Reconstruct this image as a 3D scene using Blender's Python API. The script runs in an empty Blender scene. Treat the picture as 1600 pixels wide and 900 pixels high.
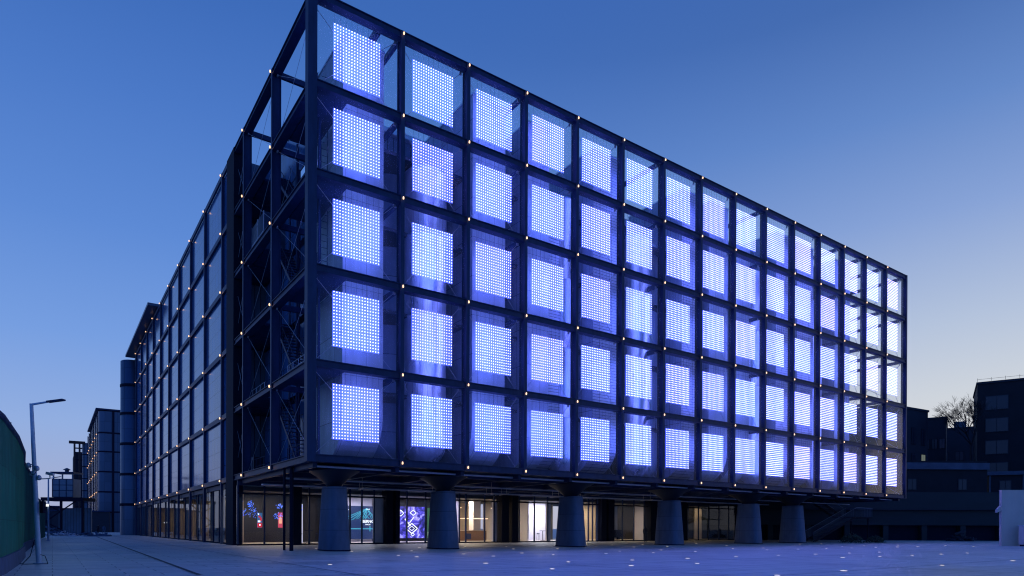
import bpy, math, random
from math import sin, cos, pi, radians
from mathutils import Vector, Matrix
random.seed(7)
C = bpy.context.scene.collection
sc = bpy.context.scene

# ------------------------------------------------------------------ camera
EYE = 1.4
FPX, PITCH, ROLL = 1017.5154, -0.0022, -0.0038
cam_d = bpy.data.cameras.new('camera')
cam = bpy.data.objects.new('camera', cam_d); C.objects.link(cam); sc.camera = cam
cam_d.sensor_width = 36.0
cam_d.lens = FPX / 1600 * 36.0
cam_d.shift_y = (827.728 - 450) / 1600
cam_d.clip_start = 0.1; cam_d.clip_end = 4000
Xv = Vector((1, 0, 0)); Y2 = Vector((0, -sin(PITCH), cos(PITCH)))
Rv = cos(ROLL) * Xv - sin(ROLL) * Y2
Uv = sin(ROLL) * Xv + cos(ROLL) * Y2
Bv = -Vector((0, cos(PITCH), sin(PITCH)))
M = Matrix.Identity(4)
for i in range(3):
    M[i][0] = Rv[i]; M[i][1] = Uv[i]; M[i][2] = Bv[i]
M[0][3], M[1][3], M[2][3] = 0, 0, EYE
cam.matrix_world = M

# ------------------------------------------------------------------ world
def lin(c):
    return tuple(((x / 255) / 12.92 if x <= 10 else ((x / 255 + 0.055) / 1.055) ** 2.4) for x in c)

W = bpy.data.worlds.new('World'); sc.world = W; W.use_nodes = True
nt = W.node_tree; nt.nodes.clear()
N = nt.nodes.new; Lk = nt.links.new
out = N('ShaderNodeOutputWorld'); bg = N('ShaderNodeBackground'); Lk(bg.outputs[0], out.inputs[0])
tc = N('ShaderNodeTexCoord'); sep = N('ShaderNodeSeparateXYZ'); Lk(tc.outputs['Generated'], sep.inputs[0])
def ramp(stops):
    r = N('ShaderNodeValToRGB'); r.color_ramp.interpolation = 'EASE'
    while len(r.color_ramp.elements) > 1: r.color_ramp.elements.remove(r.color_ramp.elements[-1])
    r.color_ramp.elements[0].position = stops[0][0]; r.color_ramp.elements[0].color = (*lin(stops[0][1]), 1)
    for p, c in stops[1:]:
        e = r.color_ramp.elements.new(p); e.color = (*lin(c), 1)
    r.color_ramp.interpolation = 'LINEAR'
    Lk(sep.outputs['Z'], r.inputs[0]); return r
# dusk sky away from the sunset (left) and towards it (right)
rl_ = ramp([(0.0, (168, 174, 204)), (0.06, (160, 174, 212)), (0.13, (146, 174, 224)), (0.24, (118, 158, 224)), (0.37, (93, 138, 213)), (0.50, (75, 121, 199)), (0.60, (61, 107, 185)), (0.8, (42, 88, 172)), (1.0, (34, 78, 158))])
rr_ = ramp([(0.0, (226, 214, 204)), (0.08, (220, 216, 214)), (0.17, (206, 212, 220)), (0.26, (180, 195, 220)), (0.38, (136, 163, 214)), (0.48, (100, 137, 200)), (0.58, (70, 108, 175)), (0.8, (42, 88, 172)), (1.0, (34, 78, 158))])
mr = N('ShaderNodeMapRange'); mr.interpolation_type = 'SMOOTHSTEP'
mr.inputs['From Min'].default_value = -0.35; mr.inputs['From Max'].default_value = 0.62
Lk(sep.outputs['X'], mr.inputs[0])
ys = N('ShaderNodeMapRange'); ys.inputs['From Min'].default_value = -0.5; ys.inputs['From Max'].default_value = 0.5
Lk(sep.outputs['Y'], ys.inputs[0])
mm = N('ShaderNodeMath'); mm.operation = 'MULTIPLY'; Lk(mr.outputs[0], mm.inputs[0]); Lk(ys.outputs[0], mm.inputs[1])
mx = N('ShaderNodeMix'); mx.data_type = 'RGBA'; Lk(mm.outputs[0], mx.inputs['Factor'])
Lk(rl_.outputs[0], mx.inputs['A']); Lk(rr_.outputs[0], mx.inputs['B'])
sky = N('ShaderNodeTexSky'); sky.sky_type = 'NISHITA'; sky.sun_disc = False
sky.sun_elevation = radians(-3.5); sky.sun_rotation = radians(75); sky.altitude = 50
sm = N('ShaderNodeMix'); sm.data_type = 'RGBA'; sm.blend_type = 'ADD'; sm.inputs['Factor'].default_value = 0.03
Lk(mx.outputs['Result'], sm.inputs['A']); Lk(sky.outputs[0], sm.inputs['B'])
bk = N('ShaderNodeMapRange'); bk.interpolation_type = 'SMOOTHSTEP'      # night side of the sky, behind the viewer
bk.inputs['From Min'].default_value = .25; bk.inputs['From Max'].default_value = -.6; Lk(sep.outputs['Y'], bk.inputs[0])
nm = N('ShaderNodeMix'); nm.data_type = 'RGBA'; nm.blend_type = 'MULTIPLY'; nm.inputs['B'].default_value = (.38, .60, .85, 1)
Lk(bk.outputs[0], nm.inputs['Factor']); Lk(sm.outputs['Result'], nm.inputs['A'])
Lk(nm.outputs['Result'], bg.inputs[0]); bg.inputs[1].default_value = 1.0

# afterglow of the sun that has just set behind the right horizon
sd = bpy.data.lights.new('sun', 'SUN'); sd.energy = 0.02; sd.angle = radians(12); sd.color = (1.0, .8, .65)
so = bpy.data.objects.new('sun', sd); C.objects.link(so)
sdir = Vector((sin(radians(75)) * cos(radians(4)), cos(radians(75)) * cos(radians(4)), sin(radians(4))))
so.rotation_euler = sdir.to_track_quat('Z', 'Y').to_euler()

sc.view_settings.view_transform = 'Standard'; sc.view_settings.look = 'None'
sc.view_settings.exposure = 0; sc.view_settings.gamma = 1; sc.view_settings.use_curve_mapping = False
sc.render.engine = 'CYCLES'
cy = sc.cycles
cy.use_denoising = True; cy.denoising_prefilter = 'NONE'; cy.max_bounces = 6; cy.diffuse_bounces = 3; cy.glossy_bounces = 4
cy.transparent_max_bounces = 24; cy.transmission_bounces = 4; cy.sample_clamp_indirect = 4
cy.caustics_reflective = False; cy.caustics_refractive = False; cy.use_light_tree = True; cy.filter_width = 1.15

# ------------------------------------------------------------------ building frame (local axes u right, v back)
S = 5.2; YAW = 0.6144
CX, CY = -2.1145 * S, 6.7981 * S
CS, SN = cos(YAW), sin(YAW)
def wl(u, v): return (CX + u * CS - v * SN, CY + u * SN + v * CS)
U = [0.0] + [S * (.8705 * k + .1823) for k in range(1, 16)]
V = [0.0] + [S * (1.4543 * k + .0456) for k in range(1, 13)]
H = [EYE + S * (.7367 + d) for d in (0, 1, 2.0044, 3.0055, 3.9396, 4.8696)]

# ------------------------------------------------------------------ materials
COOL = (.50, .74, 1.12)      # blue cast of dusk light and white balance, put into base colours
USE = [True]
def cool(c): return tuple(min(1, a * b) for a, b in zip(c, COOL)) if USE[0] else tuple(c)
def mat(name, base=(.5, .5, .5), rough=.5, metal=0.0, spec=.5, emit=None, estr=0.0):
    base = cool(base)
    m = bpy.data.materials.new(name); m.use_nodes = True
    b = m.node_tree.nodes['Principled BSDF']
    b.inputs['Base Color'].default_value = (*base, 1); b.inputs['Roughness'].default_value = rough
    b.inputs['Metallic'].default_value = metal; b.inputs['Specular IOR Level'].default_value = spec
    if emit: b.inputs['Emission Color'].default_value = (*emit, 1); b.inputs['Emission Strength'].default_value = estr
    return m
def swizzle(m, a, b_, sc_=(1, 1)):
    t = m.node_tree; tc = t.nodes.new('ShaderNodeTexCoord'); s = t.nodes.new('ShaderNodeSeparateXYZ'); c = t.nodes.new('ShaderNodeCombineXYZ')
    t.links.new(tc.outputs['Object'], s.inputs[0]); t.links.new(s.outputs[a], c.inputs[0]); t.links.new(s.outputs[b_], c.inputs[1])
    return c.outputs[0]
def noisy(m, base, amp=.3, scale=1.5, stretch=(1, 1, 1), detail=6, bump=0.0, roughamp=0.0):
    """uneven weathering multiplied into the base colour"""
    t = m.node_tree; b = t.nodes['Principled BSDF']
    tc = t.nodes.new('ShaderNodeTexCoord'); mp = t.nodes.new('ShaderNodeMapping'); mp.inputs['Scale'].default_value = stretch
    n = t.nodes.new('ShaderNodeTexNoise'); n.inputs['Scale'].default_value = scale; n.inputs['Detail'].default_value = detail; n.inputs['Roughness'].default_value = .65
    t.links.new(tc.outputs['Object'], mp.inputs[0]); t.links.new(mp.outputs[0], n.inputs[0])
    r = t.nodes.new('ShaderNodeMapRange'); r.inputs['From Min'].default_value = .3; r.inputs['From Max'].default_value = .7
    r.inputs['To Min'].default_value = 1 - amp; r.inputs['To Max'].default_value = 1 + amp
    t.links.new(n.outputs[0], r.inputs[0])
    mu = t.nodes.new('ShaderNodeVectorMath'); mu.operation = 'MULTIPLY'
    src = b.inputs['Base Color'].links[0].from_socket if b.inputs['Base Color'].links else None
    if src: t.links.new(src, mu.inputs[0])
    else: mu.inputs[0].default_value = cool(base)
    t.links.new(r.outputs[0], mu.inputs[1]); t.links.new(mu.outputs[0], b.inputs['Base Color'])
    if roughamp:
        r2 = t.nodes.new('ShaderNodeMapRange'); r2.inputs['From Min'].default_value = .3; r2.inputs['From Max'].default_value = .7
        r0 = b.inputs['Roughness'].default_value
        r2.inputs['To Min'].default_value = r0 - roughamp; r2.inputs['To Max'].default_value = r0 + roughamp
        t.links.new(n.outputs[0], r2.inputs[0]); t.links.new(r2.outputs[0], b.inputs['Roughness'])
    if bump:
        bp = t.nodes.new('ShaderNodeBump'); bp.inputs['Strength'].default_value = bump; bp.inputs['Distance'].default_value = .05
        t.links.new(n.outputs[0], bp.inputs['Height']); t.links.new(bp.outputs[0], b.inputs['Normal'])
    return m
def bricked(m, vec, w, h, mortar, c1, c2, cm, offset=0.0, bump=.3):
    t = m.node_tree; b = t.nodes['Principled BSDF']; k = t.nodes.new('ShaderNodeTexBrick')
    k.inputs['Scale'].default_value = 1; k.inputs['Brick Width'].default_value = w; k.inputs['Row Height'].default_value = h
    k.inputs['Mortar Size'].default_value = mortar; k.inputs['Color1'].default_value = (*cool(c1), 1); k.inputs['Color2'].default_value = (*cool(c2), 1)
    k.inputs['Mortar'].default_value = (*cool(cm), 1); k.offset = offset; k.inputs['Mortar Smooth'].default_value = .1
    t.links.new(vec, k.inputs[0]); t.links.new(k.outputs[0], b.inputs['Base Color'])
    if bump:
        bp = t.nodes.new('ShaderNodeBump'); bp.invert = True; bp.inputs['Strength'].default_value = bump; bp.inputs['Distance'].default_value = .02
        t.links.new(k.outputs['Fac'], bp.inputs['Height']); t.links.new(bp.outputs[0], b.inputs['Normal'])
    return k

USE[0] = False
steel = noisy(mat('dark_painted_steel', (.013, .034, .10), .5, .0, .25), (.013, .034, .10), .25, 2.0, (1, 1, .3))
steel2 = noisy(mat('galvanised_rod', (.45, .5, .62), .45, .3), (.45, .5, .62), .1, 3)
USE[0] = False
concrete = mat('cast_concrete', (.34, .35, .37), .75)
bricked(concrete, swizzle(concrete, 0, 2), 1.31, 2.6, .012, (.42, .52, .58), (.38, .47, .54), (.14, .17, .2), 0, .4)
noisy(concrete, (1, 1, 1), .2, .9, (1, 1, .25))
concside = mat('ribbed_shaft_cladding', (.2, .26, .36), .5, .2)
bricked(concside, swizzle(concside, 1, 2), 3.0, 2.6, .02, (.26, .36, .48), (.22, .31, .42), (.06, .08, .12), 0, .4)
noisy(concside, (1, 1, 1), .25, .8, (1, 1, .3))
duct = noisy(mat('brushed_duct_metal', (.55, .66, .74), .32, .75), (.55, .66, .74), .25, 1.3, (1, 1, .15), roughamp=.08)
louver = mat('louvred_metal', (.3, .32, .36), .4, .6)
bricked(louver, swizzle(louver, 0, 2), 1.2, .22, .018, (.40, .48, .56), (.34, .41, .49), (.10, .12, .16), 0, .6)
USE[0] = True
USE[0] = False
mass = mat('dark_ribbed_cladding', (.05, .07, .13), .5, .1)
bricked(mass, swizzle(mass, 0, 2), .45, 5.2, .03, (.09, .15, .24), (.075, .125, .2), (.02, .03, .05), 0, .8)
noisy(mass, (1, 1, 1), .3, .5)
massv = mat('dark_side_cladding', (.04, .045, .055), .5, .2)
bricked(massv, swizzle(massv, 1, 2), 1.8, 2.6, .03, (.07, .12, .20), (.055, .10, .17), (.012, .018, .03), 0, .5)
USE[0] = False
fglass = mat('dark_reflective_glazing', (.035, .04, .05), .12, .0, .4)
bricked(fglass, swizzle(fglass, 1, 2), 1.26, 1.3, .018, (.05, .14, .36), (.04, .12, .30), (.01, .025, .06), 0, .25)
noisy(fglass, (1, 1, 1), .35, .35, (1, 1, .15), roughamp=.04)
USE[0] = True
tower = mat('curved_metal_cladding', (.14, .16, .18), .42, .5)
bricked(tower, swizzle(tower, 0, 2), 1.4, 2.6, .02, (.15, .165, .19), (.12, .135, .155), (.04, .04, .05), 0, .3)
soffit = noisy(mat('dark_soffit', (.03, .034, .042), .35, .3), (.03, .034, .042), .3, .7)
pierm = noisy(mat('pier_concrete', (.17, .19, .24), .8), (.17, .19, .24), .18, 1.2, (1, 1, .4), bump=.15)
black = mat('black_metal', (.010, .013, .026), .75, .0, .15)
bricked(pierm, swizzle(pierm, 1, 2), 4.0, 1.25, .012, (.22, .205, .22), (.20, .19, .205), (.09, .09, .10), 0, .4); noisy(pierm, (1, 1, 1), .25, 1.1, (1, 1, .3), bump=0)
capm = mat('pier_capital_steel', (.02, .022, .03), .5)
USE[0] = False
floorm = noisy(mat('lobby_floor_stone', (.7, .62, .5), .3), (.7, .62, .5), .08, 1.0)
warmw = noisy(mat('warm_plaster', (.48, .40, .30), .8), (.48, .40, .30), .1, .8)
palew = noisy(mat('pale_plaster', (.62, .60, .66), .8), (.62, .60, .66), .06, .6)
darkw = noisy(mat('dark_wood_lining', (.022, .02, .02), .4), (.022, .02, .02), .3, 1.5, (1, 1, .1))
brownw = mat('brown_timber', (.22, .13, .08), .5)
white = mat('white_paint', (.6, .58, .58), .5)
USE[0] = True
node_e = mat('node_lamp_glow', (.8, .6, .4), .5, emit=(1.0, .58, .30), estr=2.1)
grd_e = mat('paving_lamp_glow', (.8, .7, .5), .5, emit=(1.0, .82, .58), estr=1.7)
led_e = mat('led_globe_glow', (1, 1, 1), .4, emit=(1.75, 1.8, 4.0), estr=1.0)
led_e.cycles.emission_sampling = 'NONE'
_t = led_e.node_tree; _oi = _t.nodes.new('ShaderNodeObjectInfo'); _r = _t.nodes.new('ShaderNodeValToRGB')
_r.color_ramp.elements[0].color = (2.2, 2.25, 6.4, 1); _r.color_ramp.elements[1].color = (1.9, 1.85, 5.4, 1)
_e = _r.color_ramp.elements.new(.8); _e.color = (2.5, 1.95, 5.6, 1); _e = _r.color_ramp.elements.new(.4); _e.color = (2.5, 2.5, 7.0, 1)
_t.links.new(_oi.outputs['Random'], _r.inputs[0]); _t.links.new(_r.outputs[0], _t.nodes['Principled BSDF'].inputs['Emission Color'])

def thin_glass(name, tint=(.95, .96, 1), fac=.03, rough=.02):
    m = bpy.data.materials.new(name); m.use_nodes = True; t = m.node_tree; t.nodes.clear()
    o = t.nodes.new('ShaderNodeOutputMaterial'); mi = t.nodes.new('ShaderNodeMixShader'); tr = t.nodes.new('ShaderNodeBsdfTransparent'); gl = t.nodes.new('ShaderNodeBsdfGlossy')
    f = t.nodes.new('ShaderNodeFresnel'); f.inputs[0].default_value = 1.35
    ad = t.nodes.new('ShaderNodeMath'); ad.operation = 'ADD'; ad.inputs[1].default_value = fac * .3; ad.use_clamp = True
    tr.inputs[0].default_value = (*tint, 1); gl.inputs['Roughness'].default_value = rough
    t.links.new(f.outputs[0], ad.inputs[0]); t.links.new(ad.outputs[0], mi.inputs[0]); t.links.new(tr.outputs[0], mi.inputs[1]); t.links.new(gl.outputs[0], mi.inputs[2]); t.links.new(mi.outputs[0], o.inputs[0])
    return m
glass = thin_glass('clear_shopfront_glass')

def glow_sheet_mat():  # added sheet: glow between the globes and most of their spill light
    m = bpy.data.materials.new('added_glow_sheet'); m.use_nodes = True; t = m.node_tree; t.nodes.clear()
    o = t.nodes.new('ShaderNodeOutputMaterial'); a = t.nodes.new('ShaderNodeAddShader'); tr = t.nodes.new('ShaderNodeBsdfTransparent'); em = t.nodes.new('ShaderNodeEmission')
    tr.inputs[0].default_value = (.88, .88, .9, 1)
    em.inputs[0].default_value = (.055, .105, 1.0, 1); em.inputs[1].default_value = GLOW_STR
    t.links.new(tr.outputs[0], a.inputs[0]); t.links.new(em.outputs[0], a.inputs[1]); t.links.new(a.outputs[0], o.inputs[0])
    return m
GLOW_STR = 2.0
glow_sheet_m = glow_sheet_mat()

# ------------------------------------------------------------------ mesh builder
class MB:
    def __init__(s): s.v = []; s.f = []; s.sm = []
    def poly(s, pts, faces, smooth=False):
        o = len(s.v); s.v += [tuple(p) for p in pts]
        for f in faces: s.f.append([o + i for i in f]); s.sm.append(smooth)
        return s
    def box(s, x0, x1, y0, y1, z0, z1):
        return s.poly([(x0, y0, z0), (x1, y0, z0), (x1, y1, z0), (x0, y1, z0), (x0, y0, z1), (x1, y0, z1), (x1, y1, z1), (x0, y1, z1)],
                      [(0, 3, 2, 1), (4, 5, 6, 7), (0, 1, 5, 4), (1, 2, 6, 5), (2, 3, 7, 6), (3, 0, 4, 7)])
    def bar(s, p, q, r, n=6, r2=None, smooth=True):
        p, q = Vector(p), Vector(q); d = (q - p)
        if d.length < 1e-6: return s
        r2 = r if r2 is None else r2
        d.normalize(); a = d.orthogonal().normalized(); b = d.cross(a)
        pts = []
        for c, rr in ((p, r), (q, r2)):
            for i in range(n):
                t = 2 * pi * i / n; pts.append(c + a * rr * cos(t) + b * rr * sin(t))
        fs = [(i, (i + 1) % n, n + (i + 1) % n, n + i) for i in range(n)]
        s.poly(pts, fs, smooth)
        s.poly(pts[:n], [tuple(range(n))[::-1]]); s.poly(pts[n:], [tuple(range(n))]); return s
    def rbar(s, p, q, w, h):
        """rectangular section bar"""
        p, q = Vector(p), Vector(q); d = (q - p).normalized(); up = Vector((0, 0, 1))
        if abs(d.z) > .98: up = Vector((0, 1, 0))
        a = d.cross(up).normalized() * w / 2; b = a.cross(d).normalized() * h / 2
        pts = [c + x for c in (p, q) for x in (-a - b, a - b, a + b, -a + b)]
        return s.poly(pts, [(0, 1, 2, 3), (4, 7, 6, 5), (0, 4, 5, 1), (1, 5, 6, 2), (2, 6, 7, 3), (3, 7, 4, 0)])
    def prism(s, prof, place, a0, a1, smooth=False):
        """prof: 2-D outline, place(p, t) -> 3-D point, extruded t from a0 to a1"""
        n = len(prof); pts = [place(p, a0) for p in prof] + [place(p, a1) for p in prof]
        s.poly(pts, [(i, (i + 1) % n, n + (i + 1) % n, n + i) for i in range(n)], smooth)
        s.poly(pts[:n], [tuple(range(n))[::-1]]); s.poly(pts[n:], [tuple(range(n))]); return s
    def lathe(s, prof, cx=0, cy=0, n=24, smooth=True, sx=1, sy=1):
        pts = []
        for r, z in prof:
            for i in range(n):
                t = 2 * pi * i / n; pts.append((cx + r * cos(t) * sx, cy + r * sin(t) * sy, z))
        fs = []
        for j in range(len(prof) - 1):
            for i in range(n): fs.append((j * n + i, j * n + (i + 1) % n, (j + 1) * n + (i + 1) % n, (j + 1) * n + i))
        s.poly(pts, fs, smooth)
        s.poly(pts[:n], [tuple(range(n))[::-1]]); s.poly(pts[-n:], [tuple(range(n))]); return s
    def mesh(s, name, m):
        me = bpy.data.meshes.new(name); me.from_pydata(s.v, [], s.f)
        me.polygons.foreach_set('use_smooth', s.sm)
        me.materials.append(m); me.update(); return me
    def build(s, name, m, parent=None, **kw):
        o = bpy.data.objects.new(name, s.mesh(name, m)); C.objects.link(o); o.parent = parent
        for k, v_ in kw.items(): o[k] = v_
        return o
def tag(o, label=None, cat=None, group=None, kind=None):
    if label: o['label'] = label
    if cat: o['category'] = cat
    if group: o['group'] = group
    if kind: o['kind'] = kind
    return o
def empty(name, loc=(0, 0, 0), rz=0, label=None, cat=None, group=None):
    o = bpy.data.objects.new(name, None); C.objects.link(o); o.location = loc; o.rotation_euler = (0, 0, rz)
    o.empty_display_size = .3
    return tag(o, label, cat, group)
def link_copy(src, parent):
    c = src.copy(); C.objects.link(c); c.parent = parent; return c
ORD = ['first', 'second', 'third', 'fourth', 'fifth', 'sixth', 'seventh', 'eighth', 'ninth', 'tenth', 'eleventh', 'twelfth', 'thirteenth', 'fourteenth', 'fifteenth', 'sixteenth', 'seventeenth', 'eighteenth', 'nineteenth', 'twentieth']

# ------------------------------------------------------------------ ground
USE[0] = False
pave = mat('plaza_paving', (.24, .25, .28), .5, 0, .4)
t = pave.node_tree
mpv = t.nodes.new('ShaderNodeMapping'); tcv = t.nodes.new('ShaderNodeTexCoord'); mpv.inputs['Rotation'].default_value = (0, 0, -YAW)
t.links.new(tcv.outputs['Object'], mpv.inputs[0])
bricked(pave, mpv.outputs[0], 1.8, .9, .016, (.64, .62, .58), (.56, .54, .51), (.15, .15, .15), .5, .7)
noisy(pave, (1, 1, 1), .20, .16, (1, 1, 1), 9, roughamp=.14); noisy(pave, (1, 1, 1), .16, 1.1, (.25, 1, 1), 5)
MB().poly([(-900, -60, 0), (900, -60, 0), (900, 1500, 0), (-900, 1500, 0)], [(0, 1, 2, 3)]).build('plaza_ground', pave, kind='structure')
USE[0] = True
drain = mat('drain_slot', (.03, .03, .035), .6)
jm = MB()
for i in range(-9, 12):      # wide movement joints, parallel and square to the building
    v_ = -2.2 - 7.2 * i
    if i >= 0:
        a, b, c, d = wl(-40, v_), wl(90, v_), wl(90, v_ + .05), wl(-40, v_ + .05); jm.poly([(*a, .004), (*b, .004), (*c, .004), (*d, .004)], [(0, 1, 2, 3)])
for u_ in range(-40, 90, 9):
    a, b, c, d = wl(u_, -80), wl(u_ + .05, -80), wl(u_ + .05, 110 if u_ < -1 else 2), wl(u_, 110 if u_ < -1 else 2); jm.poly([(*a, .008), (*b, .008), (*c, .008), (*d, .008)], [(0, 1, 2, 3)])
jm.build('movement_joints', mat('joint_sealant', (.09, .09, .1), .7), kind='structure')
MB().poly([(-9.2, 19.0, .012), (-9.08, 19.05, .012), (-58, 91.05, .012), (-58.14, 91.0, .012)], [(0, 1, 2, 3)]).build('drain_channel', drain, kind='structure')

# ------------------------------------------------------------------ main building
B = empty('framed_building', (CX, CY, 0), YAW, 'long five row building behind an exposed dark steel grid, raised on tapered piers', 'building')
Tz = H[5] + .21
WU, WV = .24, .58
def hpost(cu, cv, z0, z1, along='u'):
    """H section: flanges front and back, web between"""
    m = MB()
    if along == 'u':
        m.box(cu - WU / 2, cu + WU / 2, cv, cv + .04, z0, z1); m.box(cu - WU / 2, cu + WU / 2, cv + WV - .04, cv + WV, z0, z1)
        m.box(cu - .03, cu + .03, cv + .04, cv + WV - .04, z0, z1)
    else:
        m.box(cu, cu + .04, cv - WU / 2, cv + WU / 2, z0, z1); m.box(cu + WV - .04, cu + WV, cv - WU / 2, cv + WU / 2, z0, z1)
        m.box(cu + .04, cu + WV - .04, cv - .03, cv + .03, z0, z1)
    return m
UE = U[15] + .25
VE = V[12] + 1.0
for k in range(1, 15): hpost(U[k], 0, H[0] - .21, H[5] + .2).build('frame_post', steel, B)
MB().box(-.16, .34, -.04, .46, H[0] - .23, H[5] + .23).build('corner_post', steel, B)
hpost(UE, 0, H[0] - .21, H[5] + .22).build('frame_post', steel, B)
for k in (1, 2): hpost(0, V[k], H[0] - .21, H[5] + .2, 'v').build('frame_post', steel, B)
for k in range(3, 13): MB().box(0, .2, V[k] - .13, V[k] + .13, 0, H[5] + .2).build('frame_post', steel, B)
def gird(z, front=True):
    """I section beam along the front or the left face"""
    m = MB()
    if front:
        a, b = .36, UE - .13
        m.box(a, b, .02, WV - .03, z + .16, z + .205); m.box(a, b, .02, WV - .03, z - .205, z - .16); m.box(a, b, .1, .16, z - .16, z + .16)
    else:
        a, b = .48, 20.7
        m.box(.02, WV - .03, a, b, z + .162, z + .208); m.box(.02, WV - .03, a, b, z - .208, z - .162); m.box(.1, .16, a, b, z - .162, z + .162)
        m.box(.03, .18, 20.82, VE, z - .2, z + .2)
    return m
for h in H:
    gird(h).build('front_beam', steel, B)
    gird(h, False).build('side_beam', steel, B)
# transverse beams back into the depth of the structure
for lev, h in enumerate(H):
    for k in (1, 3, 6, 9, 12, 13, 14, 15):
        u = UE if k == 15 else U[k]
        MB().box(u - .1, u + .1, WV + .005, 7.9, h - .17, h + .15).build('cross_beam', steel, B)
for v in (7.9, ):
    for h in H[1:]:
        MB().box(U[12], UE + .1, v, v + .3, h - .17, h + .15).build('rear_beam', steel, B)
    for u in (U[13], U[14] + 1.2, UE):
        MB().box(u - .14, u + .14, v + .31, v + .6, H[0], H[5] + .2).build('rear_post', steel, B)
# inner left frame: beams from the side face to the shaft, second line of posts
for lev, h in enumerate(H):
    for v in (V[1], V[2]):
        MB().box(WV + .005, 7.0 if lev < 5 else 4.5, v - .1, v + .1, h - .2, h + .15).build('cross_beam', steel, B)
for v in (V[1], V[2]):
    MB().box(6.9, 7.2, v - .14, v + .14, H[0], H[5] + .1).build('rear_post', steel, B)
MB().box(4.0, 4.3, .62, 19.0, H[5] - .2, H[5] + .15).build('cross_beam', steel, B)

# cross bracing rods
def brace(a0, a1, z0, z1, front=True, r=.017):
    m = MB(); off = .66 if front else .3
    P = (lambda a, o, z: (a, o, z)) if front else (lambda a, o, z: (o, a, z))
    g = .28
    m.bar(P(a0 + g, off, z0 + g), P(a1 - g, off, z1 - g), r, 5); m.bar(P(a0 + g, off + .045, z1 - g), P(a1 - g, off + .045, z0 + g), r, 5)
    for a, z in ((a0 + g * .8, z0 + g * .8), (a1 - g * .8, z1 - g * .8), (a0 + g * .8, z1 - g * .8), (a1 - g * .8, z0 + g * .8)):
        m.box(*((a - .07, a + .07, off - .02, off + .06, z - .09, z + .09) if front else (off - .02, off + .06, a - .07, a + .07, z - .09, z + .09)))
    return m
for k in range(15):
    for j in range(5):
        brace(U[k] + (.2 if k == 0 else 0), UE if k == 14 else U[k + 1], H[j], H[j + 1]).build('brace_rods', steel2, B)
for a, b in ((.3, V[1]), (V[1], V[2]), (V[2], 19.6)):
    for j in range(5):
        brace(a, b, H[j], H[j + 1], False, .010).build('brace_rods', steel2, B)
for j in range(5):      # bracing of the far end face, seen through the last bays
    m = MB(); m.bar((UE, .7, H[j] + .3), (UE, 7.8, H[j + 1] - .3), .03, 5); m.bar((UE, .7, H[j + 1] - .3), (UE, 7.8, H[j] + .3), .03, 5)
    m.build('brace_rods', steel2, B)

hazy = bpy.data.materials.new('hazy_screen_glass'); hazy.use_nodes = True; _t = hazy.node_tree; _t.nodes.clear()
_o = _t.nodes.new('ShaderNodeOutputMaterial'); _m1 = _t.nodes.new('ShaderNodeMixShader'); _m2 = _t.nodes.new('ShaderNodeMixShader'); _tr = _t.nodes.new('ShaderNodeBsdfTransparent')
_tl = _t.nodes.new('ShaderNodeBsdfTranslucent'); _gl = _t.nodes.new('ShaderNodeBsdfGlossy'); _gl.inputs['Roughness'].default_value = .03; _fr = _t.nodes.new('ShaderNodeFresnel'); _fr.inputs[0].default_value = 1.3
_tl.inputs[0].default_value = (.7, .8, .95, 1); _tr.inputs[0].default_value = (.96, .97, .99, 1); _m1.inputs[0].default_value = .04  # translucent share added to lay a veil of lamp haze over the bays
_t.links.new(_tr.outputs[0], _m1.inputs[1]); _t.links.new(_tl.outputs[0], _m1.inputs[2]); _t.links.new(_fr.outputs[0], _m2.inputs[0]); _t.links.new(_m1.outputs[0], _m2.inputs[1]); _t.links.new(_gl.outputs[0], _m2.inputs[2]); _t.links.new(_m2.outputs[0], _o.inputs[0])
for k in range(15):
    for j in range(5):
        a, b = U[k] + (.35 if k == 0 else .13), (UE if k == 14 else U[k + 1]) - .13
        MB().poly([(a, .18, H[j] + .21), (b, .18, H[j] + .21), (b, .18, H[j + 1] - .21), (a, .18, H[j + 1] - .21)], [(0, 1, 2, 3)]).build('screen_glass', hazy, B)

# node lamps
nodes = []
for j in range(6):
    for k in range(1, 15): nodes.append(('f', U[k], H[j]))
    for k in range(1, 13): nodes.append(('s', V[k], H[j]))
nodes.sort(key=lambda n: (Vector(wl(n[1], 0) if n[0] == 'f' else wl(0, n[1]))).length)
def node_mb(m, n):
    t_, a, z = n; g = .24
    if t_ == 'f':
        m.lathe([(.03, z - .08), (.042, z - .07), (.05, z), (.035, z + .06), (.02, z + .08)], a, -.09, 8)
    else:
        m.lathe([(.03, z - .08), (.042, z - .07), (.05, z), (.035, z + .06), (.02, z + .08)], -.09, a, 8)
    return m
for n in nodes[:100]: node_mb(MB(), n).build('node_lamp', node_e, B)
m = MB()
for n in nodes[100:]: node_mb(m, n)
m.build('node_lamp', node_e, B, kind='stuff')

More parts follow.
